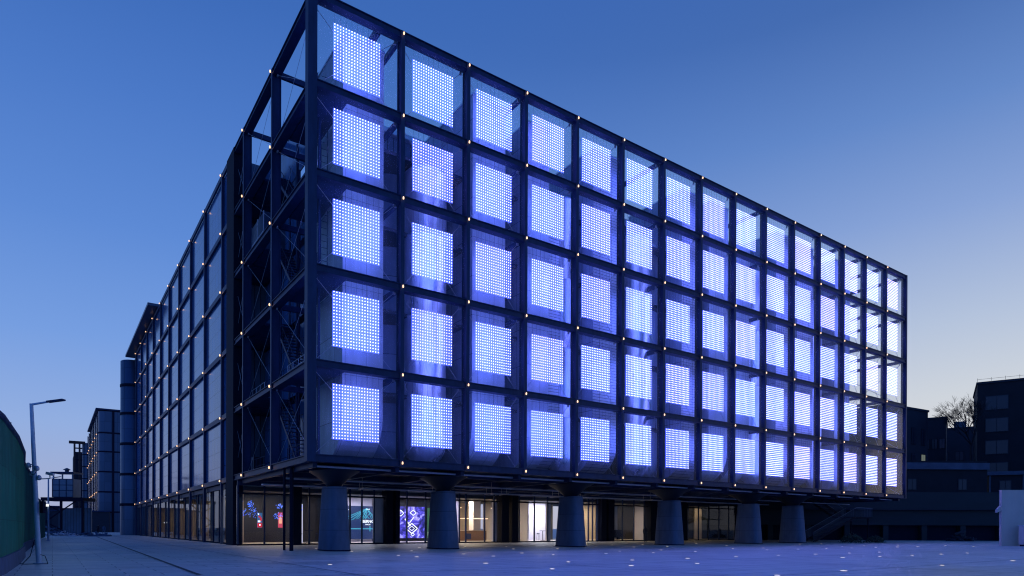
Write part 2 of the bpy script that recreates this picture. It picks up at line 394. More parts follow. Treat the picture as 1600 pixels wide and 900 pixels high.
# shafts, ducts and cylinders behind the front screen
def shaft(u0, u1, zt, vf=1.7, vb=8.0, m=concrete, name='service_shaft', rb=2.6, zb=None):
    """box shaft whose front curves back at its foot; front and side are separate skins"""
    zb = H[0] + .35 if zb is None else zb
    prof = [(vf, zt)]
    for i in range(11):
        a = pi / 2 * i / 10; prof.append((vf + rb * (1 - cos(a)), zb + rb * (1 - sin(a))))
    prof.append((vb, zb)); prof.append((vb, zt))
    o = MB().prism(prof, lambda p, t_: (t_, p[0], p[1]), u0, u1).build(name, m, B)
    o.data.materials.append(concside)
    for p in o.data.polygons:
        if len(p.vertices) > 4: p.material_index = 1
    # coping and a joint ring each storey, standing proud
    c = MB().box(u0 - .06, u1 + .06, vf - .06, vb, zt, zt + .12)
    c.build('shaft_trim', duct, o)
    return o
ztop = 30.2
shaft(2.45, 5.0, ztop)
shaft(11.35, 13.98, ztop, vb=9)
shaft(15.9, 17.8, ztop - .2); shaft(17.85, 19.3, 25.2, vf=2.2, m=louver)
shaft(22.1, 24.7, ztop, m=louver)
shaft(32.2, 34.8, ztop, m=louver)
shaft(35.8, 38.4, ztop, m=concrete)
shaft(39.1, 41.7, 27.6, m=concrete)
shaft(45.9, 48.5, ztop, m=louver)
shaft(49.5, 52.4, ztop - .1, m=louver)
shaft(56.4, 57.4, ztop - .2, vf=1.6, rb=1.0, m=concrete)
shaft(58.6, 59.5, ztop - .3, vf=1.6, rb=1.0, m=concrete)
def cyl(u, v, r, z0, z1, name='round_duct', dome=True, m=duct):
    prof = [(r * .55, z0), (r * .8, z0 + .35), (r * .95, z0 + .8), (r, z0 + 1.4)]
    z = z0 + 1.4
    for h in H[1:5]:
        if h < z1 - 2: prof += [(r, h - .72), (r * 1.03, h - .7), (r * 1.03, h - .6), (r, h - .58)]
    prof += [(r, z1 - r * (.5 if dome else 0))]
    if dome: prof += [(r * cos(a), z1 - r * .5 + r * .5 * sin(a)) for a in (.3, .6, .9, 1.2, 1.45)]
    return MB().lathe(prof, u, v, 32).build(name, m, B)
cyl(8.6, 3.2, 1.42, H[0] + .4, 25.0)
cyl(7.9, 7.2, 2.4, H[0] + .4, 27.0, m=concside)
cyl(27.9, 3.0, 1.25, H[0] + .4, 25.6)
cyl(30.6, 2.6, .28, H[0] + .4, 25.0, name='downpipe', dome=False)
cyl(33.0 - 2.3, 5.2, 1.6, H[0] + .4, 26.5)
cyl(43.4, 3.0, 1.2, H[0] + .4, 26.3)
cyl(54.2, 3.0, 1.1, H[0] + .4, 25.6)
cyl(20.6, 3.6, 1.1, H[0] + .4, 26.8)
# the body behind
MB().box(7.0, 66.2, 8.0, 30, H[0] + .2, 29.4).build('rear_block', mass, B)
MB().box(7.3, 66.5, 7.6, 9, 29.41, 29.75).build('parapet', duct, B)
# row-0 enclosure at the far end and storey decks
MB().box(57, UE - .2, 4.6, 8.4, H[0] + .2, H[1] - .2).build('rear_block', mass, B)
for j, h in enumerate(H[1:5]):
    o = MB().box(5.1, 60.0, 2.9, 7.99, h - .72, h - .5).build('service_deck', soffit, B)
MB().box(57.0, UE - .12, .7, 7.8, H[1] - .16, H[1] - .05).build('service_deck', soffit, B)
# soffit of the overhang with ribs
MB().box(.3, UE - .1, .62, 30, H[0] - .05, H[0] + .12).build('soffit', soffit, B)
for k in range(0, 16):
    u = UE - .3 if k == 15 else max(U[k], .5)
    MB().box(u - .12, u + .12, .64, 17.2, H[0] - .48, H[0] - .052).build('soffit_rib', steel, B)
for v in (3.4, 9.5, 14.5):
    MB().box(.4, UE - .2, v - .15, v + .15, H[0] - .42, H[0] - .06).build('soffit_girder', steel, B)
MB().bar((.5, 1.3, H[0] - .35), (UE - .5, 1.3, H[0] - .35), .07, 8).build('soffit_pipe', steel2, B)
MB().bar((.5, 6.3, H[0] - .75), (UE - .5, 6.3, H[0] - .75), .06, 8).build('soffit_pipe', steel2, B)
MB().box(.5, 60, 11.6, 12.0, H[0] - .9, H[0] - .8).build('cable_tray', steel2, B)
# hanging linear lamps (switched off) below the soffit
for u in (1.5, 6.5, 12.5, 17.5, 19.0, 24.5, 27.0, 36.0):
    a = MB(); a.rbar((u, 8.4, H[0] - 1.02), (u + .5, 10.4, H[0] - 1.02), .09, .07)
    a.bar((u + .1, 8.8, H[0] - 1.0), (u + .1, 8.8, H[0] - .06), .012, 4); a.bar((u + .4, 10.0, H[0] - 1.0), (u + .4, 10.0, H[0] - .06), .012, 4)
    a.build('linear_lamp', white, B)

# piers
def pier(u, v=3.5):
    m = MB(); n = 32; zs = [0, .15, 1.3, 2.6, 3.86]; pts = []
    for z in zs:
        f = 1 - .235 * z / 3.86
        for i in range(n):
            a = 2 * pi * i / n; cx_, sx_ = cos(a), sin(a)
            e = .55
            x = abs(cx_) ** e * (1 if cx_ > 0 else -1) * .74 * f; y = abs(sx_) ** e * (1 if sx_ > 0 else -1) * 1.34 * f
            pts.append((u + x, v + y, z))
    fs = [(j * n + i, j * n + (i + 1) % n, (j + 1) * n + (i + 1) % n, (j + 1) * n + i) for j in range(len(zs) - 1) for i in range(n)]
    m.poly(pts, fs, True); m.poly(pts[-n:], [tuple(range(n))])
    o = m.build('tapered_pier', pierm, B)
    MB().poly([(u + p[0] * 1.03, v + p[1] * 1.03, z) for z in (.0, .07) for p in [(q[0] - u, q[1] - v) for q in pts[:n]]], [(i, (i + 1) % n, n + (i + 1) % n, n + i) for i in range(n)], True).build('base_joint', black, o)
    MB().lathe([(.52, 3.865), (.62, 4.05), (1.2, 4.5), (1.75, H[0] - .44)], u, v, 20, sx=.8, sy=1.25).build('pier_head', capm, o)
for u in (2.64, 10.2, 21.5, 32.8, 44.2, 51.8): pier(u)
MB().bar((.25, 4.1, 0), (.25, 4.1, H[0] - .2), .115, 12).build('downpipe', black, B)
MB().bar((.2, 5.4, 0), (.2, 5.4, H[0] - .2), .075, 12).build('downpipe', black, B)

# left face: glazed storeys behind the posts
for k in range(3, 12):
    for j in range(5):
        o = MB().box(.21, .3, V[k] + .1, V[k + 1] - .1, H[j] + .16, H[j + 1] - .16).build('facade_glazing', fglass, B)
for j in range(5):
    MB().box(.21, .3, 21.0, V[3] - .1, H[j] + .16, H[j + 1] - .16).build('facade_glazing', fglass, B)
MB().box(.31, 1.1, 20.9, VE, 4.6, H[5] + .1).build('side_block', black, B)
MB().box(1.11, 7.0, 19.6, VE, H[0] + .2, H[5] + .05).build('side_block', massv, B)
MB().box(-.02, .7, 18.3, 20.8, 0, H[5] + .2).build('corner_pillar', black, B)
MB().box(.71, 7.0, 19.3, 19.59, H[0] + .2, H[5] - 4).build('end_wall', mass, B)
# roof canopy at the far end of the left face
MB().box(-1.1, 8, 63.8, 96.5, 31.0, 31.35).build('roof_canopy', mat('canopy_metal', (.10, .11, .13), .4, .4), B)
# round stair tower
prof = [(1.9, 0), (1.9, H[5] - .6), (1.75, H[5] - .5)]
tw = MB().lathe(prof, 0, 95.4, 40).build('round_tower', tower, B)
for h in H[:5]: MB().lathe([(1.96, h - .22), (1.98, h - .2), (1.98, h + .2), (1.96, h + .22)], 0, 95.4, 40).build('tower_band', black, tw)
MB().box(.1, 12, 93, 99, 0, H[5] - .3).build('end_block', tower, B)

# left open bays: shaft side, platforms, stairs, rails, plant boxes
for j in range(5):
    z = H[j]
    if j > 0:
        MB().box(.65, 3.6, V[1] + 4.2, 19.2, z - .1, z + .05).build('grating_platform', steel, B)
        MB().box(.65, 2.3, .7, 6.2, z - .1, z + .05).build('grating_platform', steel, B)
    m = MB()
    for v in [1.0 + i * 1.1 for i in range(6)]:
        m.bar((.7, v, z), (.7, v, z + 1.15), .022, 5)
    for zz in (.4, .78, 1.15): m.bar((.7, .9, z + zz), (.7, 6.6, z + zz), .02, 5)
    for u in (.7, 2.2): m.bar((u, 6.2, z), (u, 6.2, z + 1.15), .02, 5)
    for v in [12.2 + i * 1.1 for i in range(6)]: m.bar((.75, v, z), (.75, v, z + 1.15), .022, 5)
    for zz in (.6, 1.15): m.bar((.75, 12, z + zz), (.75, 19, z + zz), .02, 5)
    m.build('guard_rail', steel2 if j % 2 else steel, B)
    if j < 4:   # stair flight between two storeys
        m = MB(); a = Vector((1.6, 5.6, z)); b = Vector((1.6, 11.2, H[j + 1]))
        for du in (-.5, .5):
            m.rbar(a + Vector((du, 0, 0)), b + Vector((du, 0, 0)), .05, .17)
            m.bar(a + Vector((du, 0, 1.0)), b + Vector((du, 0, 1.0)), .022, 5)
            for i in range(9):
                p = a.lerp(b, (i + .5) / 9) + Vector((du, 0, 0)); m.bar(p, p + Vector((0, 0, 1.0)), .014, 4)
        for i in range(18):
            p = a.lerp(b, (i + .5) / 18); m.box(p.x - .48, p.x + .48, p.y - .13, p.y + .13, p.z - .02, p.z + .02)
        m.build('stair_flight', steel, B)
for (v, z, w) in ((3.6, H[3], 1.0), (16.2, H[0], 1.0)):
    MB().box(1.0, 1.7, v, v + w, z + .06, z + 1.5).build('plant_cabinet', massv, B)
m = MB().box(1.0, 4.0, 13.4, 18.6, H[3] + .35, H[3] + 3.3)
m.build('plant_unit', noisy(mat('plant_unit_metal', (.12, .14, .16), .45, .5), (.12, .14, .16), .3, 1.2), B)
m = MB()
for v in (13.4, 15.1, 16.8, 18.5): m.box(.95, 1.0, v, v + .1, H[3] + .35, H[3] + 3.35)
m.box(.93, 1.0, 13.4, 18.6, H[3] + 1.8, H[3] + 1.9)
m.build('plant_unit_rib', steel2, B)
for u, v in ((1.0, 2.9), (1.45, 2.9), (2.0, 8.9)):
    MB().bar((u, v, H[0]), (u, v, H[4] + 1.4), .09, 8).build('riser_pipe', steel, B)
for i_, (u, v) in enumerate(((2.3, 9.4), (2.3, 11.6), (2.3, 13.8), (2.3, 16.0), (3.4, 18.6), (1.2, 19.0))):
    MB().bar((u, v, H[0]), (u, v, H[4] - (i_ % 3) * .6), .07, 6).build('riser_pipe', steel, B)
for j in range(5):
    MB().box(2.5, 2.56, 8.6, 18.9, H[j] + .25, H[j + 1] - .3).build('inner_glazing', fglass, B)
m = MB()        # caged ladder up to the roof beam
for u in (1.9, 2.3): m.bar((u, 3.9, H[2]), (u, 3.9, H[4] + 2.6), .025, 5)
for i in range(34): m.bar((1.9, 3.9, H[2] + .4 * i), (2.3, 3.9, H[2] + .4 * i), .016, 4)
m.build('ladder', steel, B)
MB().box(2.42, 7.0, 8.05, 8.3, H[0] + .2, H[4] - .3).build('inner_wall', massv, B)

# ------------------------------------------------------------------ ground floor lobby
GV = 17.4
fr = MB()
mull = [.15, 2.1, 4.15, 5.6, 7.6, 9.05, 10.1, 11.2, 13.45, 14.3, 16.15, 16.9, 18.4, 19.7, 20.4, 22.5, 23.6, 26.2, 26.6, 28.5, 30.2, 32.0, 34.0, 35.8, 36.4, 37.1, 39.3, 40.9, 42.7, 44.4, 46.6, 48.2, 50.2, 52.0, 54.0, 56.0, 58.0, 60.0, 62.0]
for u in mull: MB().box(u - .055, u + .055, GV - .07, GV + .07, .1, 4.62).build('mullion', steel, B)
MB().box(.1, 62, GV - .08, GV + .08, 0, .12).build('glazing_sill', black, B)
MB().box(.1, 62, GV - .09, GV + .09, 3.95, 4.07).build('transom', black, B)
MB().box(.1, 62, GV - .1, GV + .1, 4.62, H[0] - .06).build('lintel_panel', steel, B)
MB().poly([(.1, GV, .12), (62, GV, .12), (62, GV, 4.62), (.1, GV, 4.62)], [(0, 1, 2, 3)]).build('lobby_glass', glass, B)
for a, b in ((4.2, 4.85), (12.15, 12.75), (13.0, 13.4), (24.2, 25.0), (25.4, 26.15), (37.3, 38.0), (38.3, 39.2), (45.0, 46.0), (50.2, 51.3), (61.9, 62.6)):
    MB().box(a, b, GV - .5, GV + .5, 0, 4.66).build('entrance_pier', black, B)
for a, b in ((11.25, 12.1), (12.78, 12.97), (23.55, 24.0), (30.2, 30.7)):
    MB().box(a, b, GV + .1, GV + .35, .12, 3.94).build('door_jamb', palew, B)
# room shell
MB().box(.75, 62, GV + .1, 30, .02, .1).build('lobby_floor', floorm, B)
MB().box(.75, 62, GV + .6, 30, 4.25, 4.6).build('lobby_ceiling', mat('lobby_ceiling', (.16, .13, .11), .7), B)
def wall(u0, u1, v, m, z1=4.24, name='lobby_wall'): MB().box(u0, u1, v, v + .15, .1, z1).build(name, m, B)
wall(.75, 9.2, 23.8, darkw); wall(9.2, 13.0, 22.0, palew); wall(13.9, 20.8, 23.4, darkw)
wall(21.0, 24.0, 27.5, warmw); wall(24.0, 29.0, 28.5, warmw); wall(29.4, 33.2, 21.2, palew); wall(33.3, 37.8, 26.0, warmw)
wall(37.8, 41.5, 22.4, warmw); wall(41.5, 43.2, 21.6, darkw); wall(43.2, 44.4, 22.6, warmw); wall(44.4, 47, 21.6, darkw); wall(47, 51.5, 21.0, warmw); wall(51.6, 62, 20.4, darkw)
wall(54.2, 55.4, 20.1, warmw); wall(56.6, 58.0, 20.1, warmw)
for u in (13.45, 20.9, 29.2, 47.0): MB().box(u - .08, u + .08, 19.4, 28, .1, 4.24).build('partition', palew, B)
MB().box(61.8, 62, GV + .5, 30, .1, 4.24).build('partition', darkw, B)
MB().box(24.4, 25.3, 22.5, 23.4, .1, 4.24).build('lobby_column', palew, B)
MB().box(22.2, 23.4, 24.0, 24.6, .1, 4.24).build('lobby_column', warmw, B)
# left side of the lobby, glazed between the posts
for k in range(3, 12):
    MB().poly([(.41, V[k] + .2, .12), (.41, V[k + 1] - .2, .12), (.41, V[k + 1] - .2, H[0] - .4), (.41, V[k] + .2, H[0] - .4)], [(3, 2, 1, 0)]).build('lobby_glass', glass, B)
    v0 = V[k]
    MB().box(1.2, 2.0, v0 + .8, v0 + 3.1, .1, 4.6).build('wall_pier', warmw, B)
    for dv in (2.6, 5.1): MB().box(.36, .5, v0 + dv - .05, v0 + dv + .05, .1, H[0] - .4).build('mullion', steel, B)
MB().box(.3, .55, 20.8, VE, 0, .12).build('glazing_sill', black, B)
MB().box(.3, .62, 20.8, VE, H[0] - .62, H[0] - .24).build('lintel_panel', steel, B)
MB().box(.56, 3.6, 20.8, VE, .0, .08).build('lobby_floor', floorm, B)
MB().box(3.6, 3.8, 30.2, VE, .0, 4.6).build('lobby_wall', darkw, B)
MB().poly([(.11, 17.5, .12), (.11, 18.28, .12), (.11, 18.28, 4.6), (.11, 17.5, 4.6)], [(3, 2, 1, 0)]).build('lobby_glass', glass, B)
def area(name, u, v, z, sx, sy, e, col=(1, .78, .52)):
    d = bpy.data.lights.new(name, 'AREA'); d.shape = 'RECTANGLE'; d.size = sx; d.size_y = sy; d.energy = e; d.color = col
    o = bpy.data.objects.new(name, d); C.objects.link(o); o.parent = B; o.location = (u, v, z); return o
area('lobby_ceiling_light', 3.5, 19.6, 4.2, 4.5, .5, 224.4)
area('lobby_ceiling_light', 11.2, 19.6, 4.2, 2.6, .5, 261.8, (.75, .75, 1.0))
area('lobby_ceiling_light', 17.2, 19.8, 4.2, 5, .5, 280.5, (.85, .8, 1.0))
area('lobby_ceiling_light', 24.2, 23, 4.2, 4, .8, 710.6)
area('lobby_ceiling_light', 31.4, 19.6, 4.2, 3, .5, 486.2, (.85, .85, 1.0))
area('lobby_ceiling_light', 39.6, 20.2, 4.2, 3, .4, 224.4)
area('lobby_ceiling_light', 43.8, 20.2, 4.2, 1.5, .3, 52.36)
area('lobby_ceiling_light', 49.2, 19.6, 4.2, 2, .3, 59.84)
area('lobby_ceiling_light', 56.5, 19.2, 4.2, 3, .3, 29.92)
for k in range(3, 11): area('lobby_ceiling_light', 2.6, V[k] + 5.0, 4.4, .4, 2.5, 60 - 4 * k)

# ------------------------------------------------------------------ things inside the lobby
def local(name, u, v, z, label, cat, group=None, rz=0):
    x, y = wl(u, v); return empty(name, (x, y, z), YAW + rz, label, cat, group)
scr_dark = mat('screen_dark', (.01, .01, .02), .3, emit=(.012, .03, .11), estr=1.0)
cyan = mat('screen_cyan', (.0, .0, .0), .3, emit=(.09, .62, .85), estr=1.0)
cyan2 = mat('screen_dim_cyan', (.0, .0, .0), .3, emit=(.04, .25, .42), estr=1.0)
wht = mat('screen_white', (.0, .0, .0), .3, emit=(.9, .95, 1.0), estr=1.3)
o = local('wall_screen', 11.9, 21.9, .35, 'dark video wall with cyan beams meeting above white lettering, behind the first pier', 'screen')
MB().box(-1.85, 1.15, -.04, .04, 0, 3.05).build('display', scr_dark, o)
m = MB()
for x0, z0 in ((-1.6, 1.95), (-1.3, 1.85), (-1.0, 1.75), (-.5, 1.85), (.1, 1.9), (.35, 1.85), (.95, 1.9), (1.1, 2.1), (-.1, 1.7)):
    m.rbar((.55 + random.uniform(-.12, .12), -.055, 2.85), (x0, -.055, z0), .012, .028)
    m.rbar((.6 + random.uniform(-.15, .15), -.055, 2.75), (x0 + .15, -.055, z0 + .02), .012, .016)
m.rbar((.25, -.055, 2.3), (.75, -.055, 1.9), .012, .03); m.rbar((.8, -.055, 2.4), (.35, -.055, 1.9), .012, .03)
m.box(-1.8, 1.12, -.056, -.05, .92, .98); m.box(.78, .84, -.058, -.05, .72, 1.2)
m.build('light_beams', cyan, o)
def letters(txt, size, loc, m_, parent, name='lettering', ext=.004):
    c = bpy.data.curves.new(name, 'FONT'); c.body = txt; c.size = size; c.extrude = ext; c.align_x = 'CENTER'; c.offset = size * .03
    ob = bpy.data.objects.new(name, c); C.objects.link(ob); c.materials.append(m_)
    dg = bpy.context.evaluated_depsgraph_get(); me = bpy.data.meshes.new_from_object(ob.evaluated_get(dg)); bpy.data.objects.remove(ob)
    o2 = bpy.data.objects.new(name, me); C.objects.link(o2); o2.parent = parent; o2.location = loc; o2.rotation_euler = (pi / 2, 0, 0)
    return o2
letters('BERNG', .36, (.62, -.06, 1.52), wht, o); letters('SPACES', .15, (.6, -.06, 1.3), wht, o); letters('Stage', .16, (-1.35, -.06, 2.66), wht, o)
letters('PHASE', .13, (.6, -.07, 2.72), wht, o)
o = local('light_strip', 9.95, 21.8, .3, 'tall glowing white wall strip left of the dark video wall', 'light')
MB().box(-.16, .16, -.05, .05, 0, 3.05).build('diffuser', wht, o); MB().box(-.2, -.165, -.06, .06, 0, 3.05).build('edge_trim', black, o)

violet = mat('screen_violet', (.01, .01, .02), .3)
t = violet.node_tree; b = t.nodes['Principled BSDF']; tcx = t.nodes.new('ShaderNodeTexCoord'); nz = t.nodes.new('ShaderNodeTexNoise'); nz.inputs['Scale'].default_value = 1.3; nz.inputs['Detail'].default_value = 5; nz.inputs['Distortion'].default_value = 1.6
rp = t.nodes.new('ShaderNodeValToRGB'); e = rp.color_ramp.elements; e[0].position = .38; e[0].color = (.012, .012, .12, 1); e[1].position = .72; e[1].color = (.75, .7, 1.2, 1)
x = rp.color_ramp.elements.new(.52); x.color = (.09, .07, .75, 1)
t.links.new(tcx.outputs['Object'], nz.inputs[0]); t.links.new(nz.outputs[0], rp.inputs[0]); t.links.new(rp.outputs[0], b.inputs['Emission Color']); b.inputs['Emission Strength'].default_value = 1.1
o = local('wall_screen', 17.2, 23.2, .4, 'bright violet video wall with glowing white diamond shapes, left of the second pier', 'screen')
MB().box(-2.9, 1.9, -.04, .04, 0, 3.1).build('display', violet, o)
m = MB()
def diamond(m, cx_, cz, rx, rz, w):
    P = [(cx_, cz + rz), (cx_ + rx, cz), (cx_, cz - rz), (cx_ - rx, cz)]
    for i in range(4):
        a, b_ = P[i], P[(i + 1) % 4]; m.rbar((a[0], -.055, a[1]), (b_[0], -.055, b_[1]), .01, w)
diamond(m, -1.75, .85, .42, .42, .09); diamond(m, .45, .95, .62, .5, .1); diamond(m, .45, .95, .3, .22, .06); diamond(m, .55, .35, .2, .14, .06); diamond(m, -1.6, .28, .2, .12, .06)
diamond(m, -.75, 2.45, .32, .3, .08); diamond(m, .6, 2.5, .34, .26, .08); m.rbar((-2.6, -.055, 2.5), (-1.5, -.055, 1.6), .01, .12); m.rbar((-2.8, -.055, 1.5), (-1.7, -.055, 1.8), .01, .08)
m.rbar((-.3, -.055, 1.9), (.3, -.055, 1.2), .01, .12); m.rbar((.7, -.055, 2.1), (.2, -.055, 1.5), .01, .09)
m.build('diamond_shapes', wht, o)
orange = mat('screen_orange', (0, 0, 0), .3, emit=(1.0, .22, .06), estr=1.0); green_e = mat('screen_green', (0, 0, 0), .3, emit=(.03, .12, .05), estr=1.0)
o = local('advert_screen', 19.9, 22.7, .4, 'narrow portrait screen with an orange cone on green and white, beside the second pier', 'screen')
MB().box(-.75, .75, -.04, .04, 0, 3.0).build('display', green_e, o)
MB().poly([(-.62, -.05, .7), (.05, -.05, .7), (-.2, -.05, 2.3)], [(0, 1, 2)]).build('orange_cone', orange, o)
MB().box(-.72, .7, -.055, -.045, .08, .62).box(.0, .6, -.055, -.045, 2.4, 2.9).build('white_fields', wht, o)
red = mat('screen_red', (0, 0, 0), .3, emit=(.6, .015, .025), estr=1.0); peach = mat('screen_peach', (0, 0, 0), .3, emit=(.95, .5, .28), estr=1.0)
blue_e = mat('screen_blue', (0, 0, 0), .3, emit=(.02, .12, .3), estr=1.0); pink = mat('screen_pink', (0, 0, 0), .3, emit=(.6, .06, .11), estr=1.0)
o = local('advert_screen', 2.9, 22.0, 1.38, 'small portrait screen, blue picture above red foot, left one on the dark wall', 'screen', 'portrait screens on the dark lobby wall')
MB().box(-.2, .2, -.03, .03, 0, 1.25).build('display', blue_e, o)
MB().box(-.19, .19, -.04, -.032, .02, .4).box(0, .16, -.04, -.032, .55, .85).box(-.12, .06, -.04, -.032, .85, 1.0).build('red_fields', red, o)
MB().box(-.16, .04, -.045, -.032, .45, .6).box(-.16, -.06, -.045, -.032, 1.08, 1.2).box(-.05, .06, -.046, -.041, .16, .3).build('white_fields', wht, o)
o = local('advert_screen', 4.6, 22.0, 1.38, 'small portrait screen, pink with peach arch, right one on the dark wall', 'screen', 'portrait screens on the dark lobby wall')
MB().box(-.18, .18, -.03, .03, 0, 1.3).build('display', pink, o)
MB().poly([(-.13, -.04, .35), (.13, -.04, .35), (.13, -.04, .8), (0, -.04, .98), (-.13, -.04, .8)], [(0, 1, 2, 3, 4)]).build('peach_arch', peach, o)
o = local('light_strip', 5.95, 20.4, .1, 'thin glowing white upright strip beside the dark lobby pier', 'light')
MB().box(-.06, .06, -.04, .04, 0, 3.3).build('diffuser', mat('soft_white_glow', (0, 0, 0), .3, emit=(.6, .6, .8), estr=1.0), o); MB().box(-.09, -.065, -.05, .05, 0, 3.35).build('edge_trim', black, o)
# glittering blue pendants
sparkle = mat('blue_bulb_glow', (0, 0, 0), .3, emit=(.03, .14, .9), estr=1.6); sparkle2 = mat('pale_blue_bulb_glow', (0, 0, 0), .3, emit=(.25, .4, 1.1), estr=1.2)
PL = ['leftmost high', 'leftmost low', 'second high', 'second low', 'small high one above the pink screen', 'low one beside the pink screen', 'one right of the dark pier']
for i, (u, v, z, rx, rz) in enumerate(((.55, 18.6, 3.45, .22, .28), (.75, 18.9, 2.6, .45, .5), (1.6, 19.6, 3.25, .25, .3), (1.75, 19.5, 2.55, .38, .5), (3.9, 19.8, 3.15, .28, .22), (3.7, 19.5, 2.35, .4, .32), (5.25, 19.0, 3.0, .35, .4))):
    o = local('bulb_cluster', u, v, z, 'hanging cluster of small blue bulbs in the lobby, ' + PL[i] if i > 3 else 'hanging cluster of small blue bulbs, %s in the corner glass' % PL[i], 'pendant lamp', 'blue bulb clusters hanging in the lobby')
    MB().bar((0, 0, rz), (0, 0, 4.24 - z), .01, 4).build('cord', black, o)
    a = MB(); b_ = MB()
    for q in range(46):
        while True:
            p = [random.uniform(-1, 1) for _ in range(3)]
            if .2 < sum(c * c for c in p) < 1: break
        (a if random.random() < .75 else b_).lathe([(.008, p[2] * rz - .03), (.028, p[2] * rz), (.008, p[2] * rz + .03)], p[0] * rx, p[1] * rx, 5, False)
    a.build('bulbs', sparkle, o, kind='stuff'); b_.build('pale_bulbs', sparkle2, o, kind='stuff')
# counter, pendant bar, track spots
o = local('reception_counter', 23.3, 22.6, .1, 'brown timber counter with a dark blue inset, in the warm lit room', 'counter')
MB().box(-2.0, 2.6, -.3, .3, 0, 1.02).build('body', brownw, o); MB().box(-2.05, 2.65, -.36, .36, 1.02, 1.08).build('top', floorm, o); MB().box(.1, .7, -.33, -.3, .15, .75).build('inset', mat('navy_panel', (.02, .04, .12), .4), o)
pend = mat('warm_tube_glow', (0, 0, 0), .3, emit=(1.6, 1.15, .75), estr=1.5)
o = local('linear_pendant', 23.2, 21.6, 2.35, 'long horizontal warm white pendant bar over the counter', 'pendant lamp')
MB().box(-2.6, 2.4, -.04, .04, 0, .06).build('tube', pend, o)
m = MB(); m.bar((-2.0, 0, .06), (-2.0, 0, 1.9), .01, 4); m.bar((1.9, 0, .06), (1.9, 0, 1.9), .01, 4); m.build('cord', black, o)
for i, (u, v) in enumerate(((22.0, 21.0), (41.4, 19.5), (25.4, 20.6))):
    o = local('spot_lamp', u, v, 3.45, ['small round white spot lamp above the brown counter', 'small bright spot lamp in the dark doorway', 'small bright spot lamp seen in the slit between dark piers'][i], 'lamp')
    MB().lathe([(.02, -.05), (.06, -.03), (.06, .03), (.02, .05)], 0, 0, 10).build('bulb', pend, o); MB().bar((0, 0, .05), (0, 0, .8), .012, 5).build('stem', black, o)
o = local('planter_box', 42.2, 20.8, .1, 'long low dark box standing across the dark doorway', 'planter')
MB().box(-1.4, 1.7, -.3, .3, .25, 1.15).build('body', black, o); MB().box(-1.2, -1.0, -.2, .2, 0, .25).build('leg', black, o); MB().box(1.3, 1.5, -.2, .2, 0, .25).build('leg', black, o)

SL = ['left of', 'right of']
for t_, (u, v) in enumerate(((6.6, 20.6), (31.3, 19.6))):
    o = local('high_table', u, v, .1, ['small round high table in the lobby behind the first pier', 'small round high table before the pale lit wall'][t_], 'table', 'round high tables in the lobby')
    MB().lathe([(.35, 1.02), (.36, 1.04), (.36, 1.06), (.34, 1.07)], 0, 0, 18).build('table_top', black, o); MB().bar((0, 0, .03), (0, 0, 1.02), .035, 8).build('stem', black, o); MB().lathe([(.25, 0), (.24, .03), (.04, .05)], 0, 0, 16).build('foot', black, o)
    for w_ in (0, 1):
        q_ = local('bar_stool', u + (-.7, .7)[w_], v - .1, .1, 'dark bar stool %s the high table %s' % (SL[w_], ['behind the first pier', 'before the pale wall'][t_]), 'stool', 'bar stools in the lobby')
        MB().lathe([(.15, .72), (.17, .74), (.17, .78), (.12, .8)], 0, 0, 14).build('seat', black, q_)
        for a in (0, 1, 2, 3): MB().bar((cos(a * pi / 2 + .8) * .12, sin(a * pi / 2 + .8) * .12, .72), (cos(a * pi / 2 + .8) * .2, sin(a * pi / 2 + .8) * .2, 0), .014, 5).build('leg', black, q_)

# ------------------------------------------------------------------ LED panels hung in the frame
PW, PH, NC, NR = 2.68, 3.0, 17, 18
def ico(m, c, r):
    # small faceted globe lamp: octagonal bicone
    n = 6; pts = [(c[0], c[1], c[2] - r)]
    for z, rr in ((-.5, .86), (.35, .93)):
        for i in range(n):
            a = 2 * pi * i / n; pts.append((c[0] + cos(a) * r * rr, c[1] + sin(a) * r * rr, c[2] + z * r))
    pts.append((c[0], c[1], c[2] + r * 1.15))
    fs = [(0, 1 + (i + 1) % n, 1 + i) for i in range(n)] + [(1 + i, 1 + (i + 1) % n, 7 + (i + 1) % n, 7 + i) for i in range(n)] + [(7 + i, 7 + (i + 1) % n, 13) for i in range(n)]
    m.poly(pts, fs, True)
mled = MB()
for i in range(NC):
    for j in range(NR):
        ico(mled, ((i / (NC - 1) - .5) * PW, 0, j / (NR - 1) * PH), .034)
led_me = mled.mesh('led_globes', led_e)
q = .07
glow_sheet_me = MB().poly([(-PW / 2 - q, .05, -q), (PW / 2 + q, .05, -q), (PW / 2 + q, .05, PH + q), (-PW / 2 - q, .05, PH + q)], [(0, 1, 2, 3)]).mesh('glow_sheet', glow_sheet_m)
def wires(top):
    m = MB()
    for i in range(0, NC, 2): m.bar(((i / (NC - 1) - .5) * PW, 0, PH), ((i / (NC - 1) - .5) * PW, 0, PH + top), .006, 3)
    m.bar((-PW / 2, 0, -.04), (PW / 2, 0, -.04), .008, 3)
    return m.mesh('hanging_wires', black)
wire_me = {}
